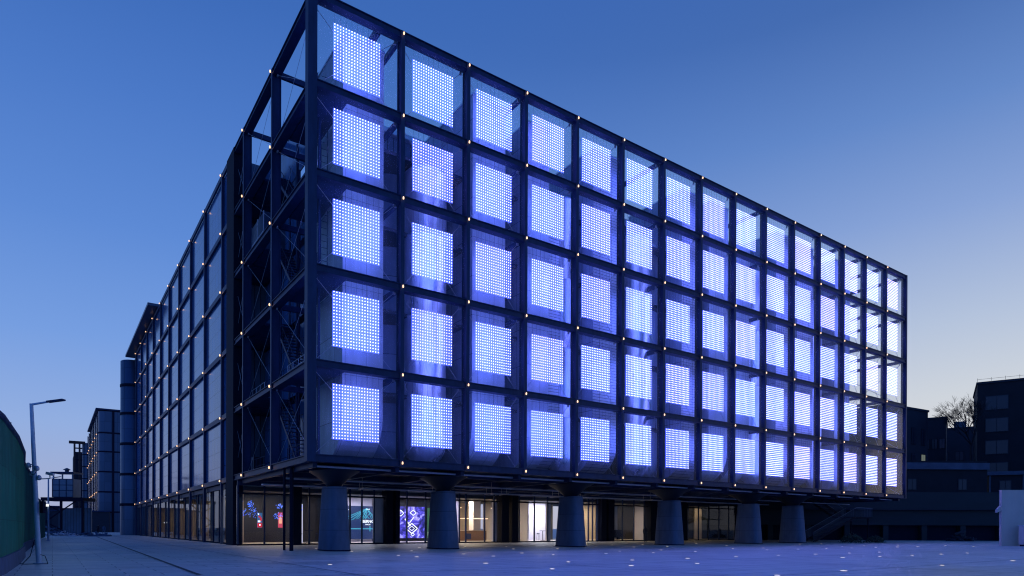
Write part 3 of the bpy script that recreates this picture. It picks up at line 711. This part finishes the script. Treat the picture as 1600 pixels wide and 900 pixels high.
for j in range(5):
    zb = H[j] + (1.22, 1.25, 1.2, 1.08, 1.0)[j]
    top = round(H[j + 1] - .2 - zb - PH, 3)
    wire_me[j] = wires(top)
    for k in range(15):
        uc = 2.86 if k == 0 else U[k] + 2.3
        x, y = wl(uc, .54)
        p = empty('led_panel', (x, y, zb), YAW, 'glowing blue white lamp grid, %s bay from the near corner, %s row from the bottom' % (ORD[k], ORD[j]), 'light panel', 'square lamp grids hung in the front frame')
        for nm, me in (('led_globes', led_me), ('glow_sheet', glow_sheet_me), ('hanging_wires', wire_me[j])):
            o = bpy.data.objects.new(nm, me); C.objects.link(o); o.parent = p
            if nm == 'led_globes': o['kind'] = 'stuff'

# ------------------------------------------------------------------ paving lights
GL = [(-12.92, 42.94), (-6.85, 24.52), (-9.28, 37.77), (-9.64, 44.37), (-5.72, 32.79), (-6.12, 39.73), (-6.51, 45.86), (-4.57, 31.25), (-3.51, 48.63), (-2.59, 34.91), (-1.04, 25.82), (-0.93, 32.47), (-0.44, 49.9), (0.09, 43.83), (0.56, 36.57), (3.18, 45.59), (2.19, 34.52), (2.34, 27.04), (1.38, 22.33), (5.25, 36.34), (8.53, 55.5), (6.66, 40.27), (9.26, 49.48), (11.54, 57.59), (5.34, 28.89), (4.48, 24.43), (8.21, 37.81), (9.78, 42.68), (12.21, 51.17), (8.32, 30.82), (11.25, 39.93), (7.48, 26.3), (17.41, 61.49), (18.23, 55.35), (15.74, 46.4), (11.29, 32.8), (18.62, 48.26), (17.18, 43.84), (14.23, 34.8), (27.01, 61.13), (29.83, 62.82), (20.15, 45.86), (23.0, 47.65), (17.06, 36.56), (19.94, 38.49), (16.34, 32.16), (11.16, 21.9), (8.01, 19.66), (25.65, 49.13), (30.3, 56.04), (27.2, 53.65), (28.32, 50.69), (22.76, 40.32), (19.13, 33.85), (30.99, 52.33), (34.86, 58.82), (21.81, 35.49), (33.98, 54.57), (24.57, 37.28), (16.89, 25.57), (38.79, 58.29), (27.43, 39.23), (38.8, 54.74), (22.7, 29.5)]
GL.sort(key=lambda p: p[1])
BAND = ['nearest', 'second nearest', 'third nearest', 'fourth nearest', 'farthest']
lens = MB().lathe([(.105, .006), (.10, .016), (.06, .02)], 0, 0, 14).mesh('lens', grd_e)
ring = MB().lathe([(.135, .002), (.135, .012), (.11, .014), (.106, .008)], 0, 0, 14).mesh('rim', steel2)
per = 13
for b_ in range(5):
    band = sorted(GL[b_ * per:(b_ + 1) * per], key=lambda p: p[0] / p[1])
    for i, (x, y) in enumerate(band):
        p = empty('paving_light', (x, y, 0), 0, 'small warm light flush in the paving, %s from the left in the %s band' % (ORD[i], BAND[b_]), 'floor light', 'warm lights set flush in the plaza paving')
        s_ = random.uniform(.75, 1.15); p.scale = (s_, s_, 1)
        for nm, me in (('lens', lens), ('rim', ring)):
            o = bpy.data.objects.new(nm, me); C.objects.link(o); o.parent = p

# ------------------------------------------------------------------ green hoarding at the left
USE[0] = False
gnet = mat('green_mesh_netting', (.012, .15, .1), .85)
bricked(gnet, swizzle(gnet, 1, 2), 2.0, 1.6, .01, (.012, .19, .12), (.012, .15, .10), (.006, .09, .06), 0, .3)
noisy(gnet, (1, 1, 1), .4, 1.2, (1, 1, .3), bump=.3)
USE[0] = True
plinth = noisy(mat('hoarding_plinth', (.15, .16, .18), .8), (.15, .16, .18), .3, 1.5)
F = empty('site_hoarding', (-15, 19, 0), 0, 'tall green netting hoarding with a dark top rail, at the left edge', 'fence')
path = [(-7.6, 6.0), (-9.8, 10), (-12.1, 14.4), (-14.97, 19.1), (-18.4, 24.2), (-22.3, 29.7), (-26.5, 35.3), (-31.6, 42.6), (-37, 50.4), (-42.9, 58.5)]
hts = [4.5, 4.5, 4.55, 4.66, 4.75, 4.85, 4.92, 4.97, 5.0, 5.0]
for i in range(len(path) - 1):
    (x0, y0), (x1, y1) = path[i], path[i + 1]; h0, h1 = hts[i], hts[i + 1]
    dx, dy = x1 - x0, y1 - y0; L_ = math.hypot(dx, dy); nx, ny = -dy / L_, dx / L_
    P = lambda t_, o, z: (x0 + dx * t_ + nx * o + 15, y0 + dy * t_ + ny * o - 19, z)
    n = 10; pts = []; fs = []
    for zi in range(7):
        for a in range(n + 1):
            t_ = a / n; hh = h0 + (h1 - h0) * t_
            pts.append(P(t_, -.05 * abs(sin(t_ * pi * 3)) * (1 if 0 < zi < 6 else .2), .5 + (hh - .62) * zi / 6))
    for zi in range(6):
        for a in range(n):
            k0 = zi * (n + 1) + a; fs.append((k0, k0 + 1, k0 + n + 2, k0 + n + 1))
    o_ = len(pts)
    pts2 = [(p[0] + nx * .06, p[1] + ny * .06, p[2]) for p in pts]
    MB().poly(pts, fs, True).poly(pts2, [f[::-1] for f in fs], True).build('netting_panel', gnet, F)
    m = MB().poly([P(0, -.1, 0), P(1, -.1, 0), P(1, .25, 0), P(0, .25, 0), P(0, -.08, .5), P(1, -.08, .5), P(1, .25, .5), P(0, .25, .5)], [(0, 1, 5, 4), (1, 2, 6, 5), (2, 3, 7, 6), (3, 0, 4, 7), (4, 5, 6, 7)])
    m.build('plinth', plinth, F)
    MB().bar(P(0, 0, h0 - .04), P(1, 0, h1 - .04), .1, 8).build('top_rail', steel, F)
    MB().bar(P(0, .12, 0), P(0, .12, h0 + .02), .05, 6).build('fence_post', steel, F)
    if i % 2: MB().bar(P(.5, 0, h0 + .05), P(.5, 0, h0 + .2), .03, 5).build('rail_bracket', steel, F)
F2 = empty('site_hoarding', (-43.2, 59.2, 0), 0, 'lower dark far stretch of green hoarding beyond the first lamp post', 'fence')
for i, ((x0, y0), (x1, y1)) in enumerate((((0, 0), (-3.6, 5.4)), ((-3.6, 5.4), (-8.0, 11.6)), ((-8, 11.6), (-15, 22)))):
    d = Vector((x1 - x0, y1 - y0, 0)); 
    MB().poly([(x0, y0, .1), (x1, y1, .1), (x1, y1, 4.0), (x0, y0, 4.0), (x0 - .1, y0 - .1, .1), (x1 - .1, y1 - .1, .1), (x1 - .1, y1 - .1, 4.0), (x0 - .1, y0 - .1, 4.0)], [(0, 1, 2, 3), (7, 6, 5, 4), (3, 2, 6, 7)]).build('netting_panel', gnet, F2)
    MB().bar((x0, y0, 4.0), (x1, y1, 4.0), .07, 6).build('top_rail', steel, F2)

# ------------------------------------------------------------------ lamp posts
polem = noisy(mat('lamp_pole_paint', (.8, .72, .62), .45, .0), (.8, .72, .62), .15, 2.5)
def lamp_post(x, y, h, label, cams, armdir):
    o = empty('street_lamp', (x, y, 0), armdir, label, 'street lamp', 'lamp posts along the green hoarding')
    ln = -.30 if cams else 0
    MB().bar((0, 0, 0), (ln, 0, h), .095, 14, .06).build('pole', polem, o)
    MB().lathe([(.19, .0), (.19, .03), (.13, .05)], 0, 0, 16).build('base_plate', polem, o)
    MB().bar((ln - .03, 0, h - .04), (ln + .68, 0, h + .08), .045, 8, .035).build('arm', polem, o)
    MB().rbar((ln + .62, 0, h + .07), (ln + 1.22, 0, h + .15), .2, .055).build('lamp_head', steel, o)
    if cams:
        for (dx, dy, z) in ((-.2, -.05, 3.72), (.17, -.12, 3.6), (-.16, .05, 3.42), (.16, .0, 3.26)):
            c = MB(); c.bar((0, 0, z), (dx, dy, z), .02, 6); c.lathe([(.02, z - .13), (.075, z - .1), (.085, z - .02), (.06, z + .04), (.02, z + .07)], dx, dy, 10); c.v = [(p[0] - .17, p[1], p[2]) for p in c.v]; c.build('dome_camera', steel2, o)
        c = MB(); c.bar((0, 0, 3.18), (.42, -.02, 3.2), .02, 6); c.rbar((.3, -.03, 3.4), (.58, -.06, 3.34), .1, .1); c.bar((.42, -.02, 3.2), (.42, -.03, 3.36), .018, 6); c.build('bullet_camera', white, o)
        c = MB()
        for k in range(12):
            a0, a1 = 2 * pi * k / 12, 2 * pi * (k + 1) / 12; c.bar((-.16 + .12 * cos(a0), -.1, 3.5 + .17 * sin(a0)), (-.16 + .12 * cos(a1), -.1, 3.5 + .17 * sin(a1)), .01, 4)
        c.build('cable_coil', black, o)
        MB().box(.08, .2, -.08, .08, 1.9, 2.35).build('junction_box', black, o)
        c = MB(); pts = [(-.1, -.1, .9), (-.18, -.2, .3), (-.35, -.35, .02), (-.75, -.4, .02), (-1.0, -.1, .3), (-1.1, .05, .55)]
        for p, q_ in zip(pts, pts[1:]): c.bar(p, q_, .014, 5)
        pts = [(.1, -.05, .35), (.3, -.1, .3), (.48, -.2, .02), (.2, -.3, .02), (-.2, -.6, .02)]
        for p, q_ in zip(pts, pts[1:]): c.bar(p, q_, .012, 5)
        c.build('loose_cable', black, o)
    else:
        MB().rbar((0, -.1, 3.5), (0, -.32, 3.5), .25, .22).build('floodlight', mat('floodlight_glow', (0, 0, 0), .4, emit=(1, 1, 1), estr=1.2), o)
    return o
lamp_post(-17.72, 24.4, 6.0, 'tall pale lamp post with a cluster of cameras, standing nearest by the green hoarding', True, 0.0)
lamp_post(-46.0, 64.6, 6.2, 'second lamp post further along the hoarding, small beside the watch cabin', False, 0.0)

# ------------------------------------------------------------------ distant things at the left
farb = noisy(mat('far_cabin_sheet', (.34, .3, .26), .6, .0), (.34, .3, .26), .2, .6)
o = empty('watch_cabin', (-75.2, 110, 0), .1, 'raised pale cabin with a flat roof on a dark braced steel stage', 'cabin')
MB().box(-1.6, 1.6, -1.2, 1.2, 6.3, 9.4).build('cabin_walls', farb, o)
m = MB()
for x in (-1.62, -.55, .55, 1.62):
    m.box(x - .05, x + .05, -1.26, -1.2, 6.3, 9.4)
for z in (6.3, 7.4, 8.3, 9.3): m.box(-1.6, 1.6, -1.25, -1.21, z, z + .1)
m.build('cabin_ribs', steel, o)
MB().box(-1.8, 1.8, -1.5, 1.5, 10.3, 10.55).build('roof', steel, o)
m = MB()
for x in (-1.5, -.1, 1.5): m.box(x - .08, x + .08, -1.2, -1.0, 9.4, 10.3)
m.lathe([(.3, 10.55), (.3, 10.9), (.6, 11.0), (.1, 11.3)], 0, 0, 10); m.build('roof_vent', farb, o)
m = MB().box(-3.0, 3.6, -2, 2, 5.7, 6.25)
for x in (-2.8, 0, 3.4): m.box(x - .15, x + .15, -1.8, -1.5, 0, 5.7)
m.rbar((-2.5, -1.6, 2.2), (2.2, -1.6, 5.6), .14, .18); m.rbar((-2.5, -1.6, 2.2), (1.4, -1.6, 0.1), .14, .18); m.rbar((-2.8, -1.6, 5.4), (0, -1.6, 3.8), .14, .14)
m.build('stage_frame', black, o)
MB().box(-2.4, 2.9, 2.0, 2.2, 0, 4.6).build('stage_backing', mass, o)
o = empty('site_container', (-72, 93, 0), .1, 'pale box cabin raised behind the second lamp post', 'container')
MB().box(-1.6, 1.9, -1.2, 1.2, 4.6, 6.7).build('container_walls', farb, o); MB().box(-1.7, 2.0, -1.3, 1.3, 6.7, 6.85).build('roof', steel, o); MB().box(-1.4, -1.2, -1, 1, 0, 4.6).box(1.5, 1.7, -1, 1, 0, 4.6).build('leg_frame', black, o)

bgm0 = mat('dark_far_cladding', (.03, .032, .04), .8)
def far_block(u0, v0, len_v, wid, z1, levels, label, canopy=True, warm=False, ncol=7):
    x, y = wl(u0, v0); o = empty('far_building', (x, y, 0), YAW, label, 'building')
    MB().box(1.6, wid, 0, len_v, 0, z1).build('walls', tower, o)
    MB().lathe([(1.6, 0), (1.6, z1)], 1.6, 1.6, 32).build('round_corner', tower, o)
    m = MB().box(-.02, 0.3, 1.8, len_v, 0, z1 - .3); m.build('side_glazing', fglass, o)
    m = MB()
    for z in levels: m.box(1.5, wid + .1, -.12, 0.02, z - .18, z + .18); m.lathe([(1.68, z - .18), (1.68, z + .18)], 1.6, 1.6, 32)
    m.box(3.0, 3.5, -.14, -.0, 0, z1); m.build('storey_bands', black, o)
    if canopy: MB().box(-.6, wid, .3, len_v * .8, z1 + .3, z1 + .7).box(2.0, wid - 1, 1, len_v * .7, z1, z1 + .3).build('roof_canopy', steel, o)
    if warm:
        for z in levels[:5]:
            m = MB()
            for i in range(ncol): m.lathe([(.06, z - .14), (.13, z), (.06, z + .14)], -.2, 5 + i * (len_v - 8) / (ncol - 1), 6)
            m.build('node_lamps', node_e, o, kind='stuff')
        m = MB()
        for i in range(ncol): v_ = 5 + i * (len_v - 8) / (ncol - 1); m.box(-.2, -.03, v_ - .25, v_ + .25, 0, z1)
        m.build('side_fins', black, o, kind='stuff')
    return o
far_block(-1.8, 163, 62, 30, 31.3, H[:5], 'second grid building with round corner tower, beyond the end of the main building', True, True)
o = far_block(-1.0, 300, 60, 30, 37.5, [6.5 + 5.2 * i for i in range(6)], 'farthest dark building with reddish steel scaffold on its left flank', False)
m = MB()
for u_ in (-1.0, -2.8): m.box(u_ - .35, u_ + .35, -.6, .4, 0, 37)
m.box(-4.8, 1, -.5, 1, 36.9, 38)
m.build('scaffold_posts', noisy(mat('red_oxide_steel', (.05, .016, .014), .7), (.05, .016, .014), .2, 1), o)
m = MB()
for z in range(5, 36, 5): m.box(-3, 0, -.4, .3, z - .25, z + .25)
m.build('scaffold_ledgers', black, o)
MB().box(-2.6, 1.5, 6, 40, 0, 34).build('side_wing', bgm0, o)
for i, (x, y, w, h, lb) in enumerate(((-126, 165, 9, 6.5, 'low dark shed closing the far view behind the second lamp post'), (-113, 160, 12, 5.2, 'lower dark shed closing the far view behind the watch cabin'))):
    o = empty('distant_shed', (x, y, 0), .5, lb, 'shed')
    MB().box(0, w, 0, 6, 0, h).build('walls', bgm0, o); MB().box(-.3, w + .3, -.3, 6.3, h, h + .3).build('roof', steel, o); MB().box(w * .2, w * .45, -.05, -.002, 0, 3).build('door', black, o)
# lamp on the far plaza, rubble
o = empty('work_lamp', (-81.5, 124, 0), 0, 'single white work lamp glowing before the far buildings', 'lamp')
MB().bar((0, 0, 0), (0, 0, 2.1), .04, 6).build('stand', black, o); MB().lathe([(.05, 2.05), (.24, 2.2), (.24, 2.35), (.05, 2.5)], 0, 0, 10).build('lamp_head', mat('work_lamp_glow', (0, 0, 0), .4, emit=(.85, .9, 1.0), estr=2.5), o)
rub = noisy(mat('rubble_mix', (.16, .17, .19), .9), (.16, .17, .19), .5, 1.5)
def heap(name, cx_, cy_, wx, wy, h, n, label, cat, m_=rub, sz=.35):
    m = MB(); R = random.Random(int(abs(cx_) * 10))
    for _ in range(n):
        a = R.uniform(0, 2 * pi); r = R.random() ** .6; x = cos(a) * r * wx; y = sin(a) * r * wy; z = R.random() * h * (1 - r) + .05
        s = R.uniform(.3, 1) * sz; c = [(R.uniform(-s, s), R.uniform(-s, s), R.uniform(-s * .5, s * .5)) for _ in range(8)]
        d1 = Vector((R.uniform(-1, 1), R.uniform(-1, 1), R.uniform(-.4, .4))).normalized() * s * R.uniform(.8, 2.2); p = Vector((x, y, max(z, s * .3)))
        m.rbar(p - d1, p + d1, s * R.uniform(.4, 1.2), s * R.uniform(.3, .8))
    o = m.build(name, m_); o.location = (cx_, cy_, 0); return tag(o, label, cat)
heap('rubble_heap', -70.5, 100, 4.5, 2.0, 1.5, 90, 'dark heap of site rubble below the watch cabin', 'rubble')
heap('rubble_heap', -66.5, 96.5, 2.6, 1.2, .8, 40, 'paler low heap of rubble and sheets right of the watch cabin', 'rubble', palew, .28)
heap('rubble_heap', -70.8, 109, 3.0, 1.0, .7, 30, 'small dark heap of rubble at the foot of the round tower', 'rubble')
m = MB().box(-1.6, 1.6, -.5, .5, .05, .18).box(-1.2, 1.5, -.4, .4, .19, .3); o = m.build('plank_stack', rub); o.location = (-58.5, 92, 0); o.rotation_euler = (0, 0, .3); tag(o, 'low stack of planks lying on the far paving', 'planks')

# ------------------------------------------------------------------ right background
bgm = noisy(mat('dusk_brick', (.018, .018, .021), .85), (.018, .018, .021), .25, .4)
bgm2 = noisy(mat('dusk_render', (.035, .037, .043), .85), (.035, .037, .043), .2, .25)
ww0 = mat('rooftop_room_paint', (.12, .13, .14), .7)
bgw = mat('dark_window_glass', (.02, .03, .045), .3, 0, .5)
lit = mat('lit_window', (0, 0, 0), .5, emit=(.12, .14, .12), estr=1.0)
trimm = noisy(mat('pale_cornice', (.12, .125, .14), .7), (.12, .125, .14), .2, .8)
def block(x, y, w, d, h, rz, label, cols, rows, z0, dz, mw=bgm, ww=1.6, wh=1.8, litset=(), roof=True, name='background_building'):
    o = empty(name, (x, y, 0), rz, label, 'building')
    MB().box(0, w, 0, d, 0, h).build('walls', mw, o)
    if roof: MB().box(-.15, w + .15, -.15, d + .15, h, h + .35).build('roof_edge', bgm2, o)
    for j in range(rows):
        for i in range(cols):
            xx = (i + .5) * w / cols; z = z0 + j * dz
            f = MB().box(xx - ww / 2 - .1, xx + ww / 2 + .1, -.06, -.002, z - .1, z + wh + .1).build('window', bgm2 if mw is bgm else bgm, o)
            MB().box(xx - ww / 2, xx - .04, -.09, -.062, z, z + wh).box(xx + .04, xx + ww / 2, -.09, -.062, z, z + wh).build('pane', lit if (i, j) in litset else bgw, f)
    return o
# tall block at the far right
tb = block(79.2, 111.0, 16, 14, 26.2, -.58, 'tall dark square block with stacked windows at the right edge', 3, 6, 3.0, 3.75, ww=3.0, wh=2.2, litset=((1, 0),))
MB().box(7.6, 8.3, -.095, -.092, 22.0, 22.35).box(8.5, 10.4, -.095, -.092, 22.0, 22.35).build('lit_blind', mat('lit_blind_glow', (0, 0, 0), .5, emit=(.45, .5, .42), estr=1.0), tb)
m = MB()
for i in range(10): m.bar((i * 1.9, -.1, 26.6), (i * 1.9, -.1, 27.2), .03, 4)
m.bar((0, -.1, 27.0), (18, -.1, 27.0), .025, 4); m.build('roof_rail', black, tb)
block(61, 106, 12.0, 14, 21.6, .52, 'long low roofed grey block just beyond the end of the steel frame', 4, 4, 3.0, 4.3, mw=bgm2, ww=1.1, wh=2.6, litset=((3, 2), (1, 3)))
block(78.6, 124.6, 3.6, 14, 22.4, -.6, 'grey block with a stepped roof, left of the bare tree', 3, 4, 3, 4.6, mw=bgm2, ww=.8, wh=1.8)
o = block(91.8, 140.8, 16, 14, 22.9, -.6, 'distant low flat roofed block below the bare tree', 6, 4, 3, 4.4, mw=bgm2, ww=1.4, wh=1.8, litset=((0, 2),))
MB().box(3.0, 5.2, 1, 5, 23.3, 24.6).build('rooftop_room', ww0, o)
# two storey building with pale cornice
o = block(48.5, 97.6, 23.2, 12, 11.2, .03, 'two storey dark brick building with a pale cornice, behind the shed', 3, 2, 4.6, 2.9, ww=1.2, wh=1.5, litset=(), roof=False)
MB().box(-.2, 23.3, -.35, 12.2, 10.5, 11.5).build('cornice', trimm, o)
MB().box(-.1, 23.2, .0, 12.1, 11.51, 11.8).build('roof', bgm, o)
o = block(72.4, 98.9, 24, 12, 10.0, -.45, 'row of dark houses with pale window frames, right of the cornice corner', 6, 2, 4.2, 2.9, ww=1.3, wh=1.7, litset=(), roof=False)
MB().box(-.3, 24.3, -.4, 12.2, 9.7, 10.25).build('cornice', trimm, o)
m = MB()
for i in range(6): m.box(i * 4.1, i * 4.1 + .2, -.12, 0, 0, 9.7)
m.build('downpipes', trimm, o)
# long dark shed
shedm = noisy(mat('shed_sheet', (.02, .028, .028), .7, .0), (.02, .028, .028), .25, .4, (.3, 1, 1))
o = empty('long_shed', (24, 86, 0), -.02, 'long low dark shed with deep fascia and open bays, behind the plaza', 'shed')
MB().box(0, 47, .6, 6, 0, 5.6).build('back_wall', black, o)
MB().box(-.5, 47.5, -.8, 6, 4.0, 6.3).build('fascia', shedm, o)
MB().box(-.5, 47.5, -.3, .55, 2.0, 3.96).build('hanging_panel', shedm, o)
for x in range(0, 48, 5): MB().box(x - .35, x + .35, -.15, .55, 0, 1.99).build('shed_pier', shedm, o)
MB().box(-.5, 47.5, -.9, -.81, 3.98, 4.12).build('gutter', bgm2, o)
# white site wall
USE[0] = False
ww_ = noisy(mat('whitewashed_wall', (.62, .55, .5), .8), (.62, .55, .5), .12, .5, (1, 1, .4), bump=.1)
o = empty('site_wall', (43.3, 57.6, 0), -.03, 'plain pale wall closing the plaza at the right edge', 'wall')
MB().box(0, 16, 0, .3, 0, 4.9).build('panel', ww_, o); MB().box(-.02, 16, -.03, .33, 4.9, 4.96).build('coping', ww_, o)
m = MB().poly([(-.35, .05, 3.2), (-.02, .05, 3.55), (-.02, .05, 3.1), (-.35, .05, 2.95), (-.35, .3, 3.2), (-.02, .3, 3.55), (-.02, .3, 3.1), (-.35, .3, 2.95)], [(0, 3, 2, 1), (4, 5, 6, 7), (0, 1, 5, 4), (1, 2, 6, 5), (2, 3, 7, 6), (3, 0, 4, 7)])
m.build('side_bracket', ww_, o)
o = empty('utility_cabinet', (44.6, 56.6, 0), 0, 'pale upright cabinet standing against the wall at the right edge', 'cabinet')
MB().box(-.25, .7, -.35, .4, .15, 1.75).build('body', white, o); MB().box(-.3, .75, -.4, .45, 1.75, 1.82).build('lid', polem, o); MB().box(-.2, .65, -.3, .35, 0, .149).build('plinth', black, o); MB().box(.55, .6, -.39, -.352, .8, 1.0).build('handle', black, o)
USE[0] = True
# bare tree
def bare_tree(x, y, h, label):
    R = random.Random(11); o = empty('bare_tree', (x, y, 0), 0, label, 'tree')
    MB().bar((0, 0, 0), (-.3, 0, h * .62), .34, 10, .2).build('trunk', bgm, o)
    m = MB()
    def grow(p, d, L, r, dep):
        q_ = p + d * L; m.bar(p, q_, r, 5, r * .68)
        if dep == 0: return
        for _ in range(3 if dep > 1 else 4):
            nd = (d + Vector((R.uniform(-.75, .6), R.uniform(-.6, .6), R.uniform(-.25, .5)))).normalized()
            grow(p.lerp(q_, R.uniform(.55, 1)), nd, L * R.uniform(.6, .85), max(r * .55, .012), dep - 1)
    for i in range(5):
        a = i * 1.25; grow(Vector((-.3, 0, h * .61)), Vector((cos(a) * .55 - .25, sin(a) * .5, 1)).normalized(), h * .115, .13, 5)
    m.build('crown', bgm, o)
bare_tree(75.4, 106.5, 25, 'leafless tree with fine spreading branches, left of the tall dark block')
# shrubs and covered things before the shed
leafm = noisy(mat('dark_leaf', (.04, .075, .035), .7), (.04, .075, .035), .4, 3)
def shrub(x, y, w, h, label):
    R = random.Random(int(x * 7)); o = empty('shrub', (x, y, 0), 0, label, 'shrub', 'low shrubs before the long shed')
    m = MB()
    for _ in range(420):
        a = R.uniform(0, 2 * pi); e_ = R.uniform(0, 1); r = (R.random() ** .4)
        p = Vector((cos(a) * w * r * (1 - e_ * .4), sin(a) * .7 * r, e_ * h * (1.1 - r * .5)))
        d1 = Vector([R.uniform(-1, 1) for _ in range(3)]).normalized() * .13; d2 = d1.orthogonal().normalized() * .06
        m.poly([p - d1, p + d2, p + d1, p - d2], [(0, 1, 2, 3)])
    m.build('foliage', leafm, o)
    m = MB()
    for _ in range(7): m.bar((0, 0, 0), (R.uniform(-w, w) * .7, R.uniform(-.4, .4), h * .7), .02, 4)
    m.build('stems', bgm, o)
shrub(36.5, 70, 1.5, 1.05, 'low green shrub at the foot of the outside stair'); shrub(39.6, 71, 1.2, .8, 'smaller shrub right of the one at the stair foot')
o = heap('covered_goods', 56.5, 82, 1.6, .8, 1.3, 60, 'heap of sheeted goods standing before the dark shed', 'goods', bgm2, .4)

# outside stair under the far end
ST = local('outside_stair', 58.4, 5.6, 0, 'dark steel stair with a railed landing below the far end of the frame', 'stair')
m = MB(); A0 = Vector((0, 0, 0)); A1 = Vector((9.2, 0, 2.9)); B0 = Vector((9.2, 1.5, 2.9)); B1 = Vector((3.2, 1.5, 5.0))
for p, q_, dy in ((A0, A1, 0), (B0, B1, 0)):
    for d in (-.6, .6): m.rbar(p + Vector((0, d, 0)), q_ + Vector((0, d, 0)), .06, .26)
m.build('stringers', black, ST)
m = MB()
for i in range(16): p = A0.lerp(A1, (i + .5) / 16); m.box(p.x - .16, p.x + .16, -.58, .58, p.z + .02, p.z + .06)
for i in range(11): p = B0.lerp(B1, (i + .5) / 11); m.box(p.x - .16, p.x + .16, .92, 2.08, p.z + .02, p.z + .06)
m.build('treads', black, ST)
MB().box(9.2, 13.2, -.6, 2.1, 2.8, 2.95).build('landing', black, ST)
railm = mat('stair_rail_metal', (.18, .2, .24), .4, .4)
m = MB()
def rail(p, q_, n):
    m.bar(p + Vector((0, 0, 1.1)), q_ + Vector((0, 0, 1.1)), .03, 5)
    for i in range(n + 1):
        c = p.lerp(q_, i / n); m.bar(c, c + Vector((0, 0, 1.1)), .013, 4)
for d in (-.62,): rail(A0 + Vector((0, d, 0)), A1 + Vector((0, d, 0)), 44)
rail(A0 + Vector((0, .62, 0)), A1 + Vector((0, .62, 0)), 44); rail(B0 + Vector((0, -.62, 0)), B1 + Vector((0, -.62, 0)), 30); rail(B0 + Vector((0, .62, 0)), B1 + Vector((0, .62, 0)), 30)
rail(Vector((9.2, -.62, 2.95)), Vector((13.2, -.62, 2.95)), 22); rail(Vector((13.2, -.62, 2.95)), Vector((13.2, 2.1, 2.95)), 14)
m.build('railings', railm, ST)
m = MB().bar((12.8, 1.8, 0), (12.8, 1.8, 2.8), .08, 8).bar((12.8, -.3, 0), (12.8, -.3, 2.8), .08, 8); m.build('stair_posts', black, ST)

# ------------------------------------------------------------------ people
skin = mat('skin', (.30, .19, .14), .6); cloth = noisy(mat('dark_clothes', (.02, .022, .03), .85), (.02, .022, .03), .2, 6); hairm = mat('dark_hair', (.012, .01, .01), .7)
palec = mat('pale_coat', (.2, .21, .24), .8)
def person(x, y, h, rz, label, coat=cloth, stride=.1):
    s = h / 1.72
    o = empty('person', (x, y, 0), rz, label, 'person')
    J = [((0, 0, .93), .13), ((0, 0, 1.12), .12), ((0, .01, 1.32), .155), ((0, .01, 1.44), .085), ((0, 0, 1.5), .05), ((0, -.02, 1.6), .088), ((0, -.02, 1.68), .075),
         ((.1, 0, .88), .095), ((.11, -stride, .5), .062), ((.11, -stride * .6, .09), .045), ((.12, -stride - .12, .04), .035),
         ((-.1, 0, .88), .095), ((-.11, stride, .5), .062), ((-.11, stride * 1.4, .09), .045), ((-.12, stride * 1.2 - .14, .04), .035),
         ((.19, .01, 1.4), .06), ((.24, .03, 1.14), .043), ((.23, -.06, .9), .033), ((.22, -.1, .8), .03),
         ((-.19, .01, 1.4), .06), ((-.24, .04, 1.14), .043), ((-.2, -.1, .98), .033), ((-.16, -.16, 1.06), .03)]
    E_ = [(0, 1), (1, 2), (2, 3), (3, 4), (4, 5), (5, 6), (0, 7), (7, 8), (8, 9), (9, 10), (0, 11), (11, 12), (12, 13), (13, 14), (3, 15), (15, 16), (16, 17), (17, 18), (3, 19), (19, 20), (20, 21), (21, 22)]
    for base, dirs in ((18, -1), (22, 1)):      # fingers and thumb
        bx = Vector(J[base][0])
        for f in range(5):
            n_ = len(J); off = Vector(((f - 2) * .012, -.03 if f else .02, -.07 + .008 * abs(f - 2)))
            J.append((tuple(bx + off), .009)); E_.append((base, n_))
    me = bpy.data.meshes.new('body'); me.from_pydata([tuple(c * s for c in p) for p, _ in J], E_, [])
    b = bpy.data.objects.new('body', me); C.objects.link(b); b.parent = o; me.materials.append(coat)
    md = b.modifiers.new('skin', 'SKIN'); sv = me.skin_vertices[0].data
    for i, (_, r) in enumerate(J): sv[i].radius = (r * s, r * s * (.8 if i in (0, 1, 2) else 1))
    sv[0].use_root = True
    sub = b.modifiers.new('sub', 'SUBSURF'); sub.levels = 1; sub.render_levels = 2
    f = MB().lathe([(.02, 1.5), (.07, 1.54), (.082, 1.6), (.075, 1.67), (.03, 1.71)], 0, -.035, 14, sy=1.1, sx=.85); f.box(-.012, .012, -.145, -.115, 1.58, 1.62)
    f.v = [tuple(c * s for c in p) for p in f.v]; f.build('face', skin, o)
    g = MB().lathe([(.07, 1.55), (.092, 1.6), (.092, 1.68), (.04, 1.74)], 0, .0, 14); g.v = [tuple(c * s for c in p) for p in g.v]; g.build('hair', hairm, o)
    return o
person(13.99, 68.3, 1.68, 2.6, 'dark silhouetted person standing before the dim lobby glass between the piers')
person(-71.5, 112.5, 1.75, .4, 'dark clothed person far off on the plaza beyond the round tower', stride=.16)
person(-70.2, 112.0, 1.7, .8, 'person in a paler coat, far off beside the dark clothed one', palec, .1)
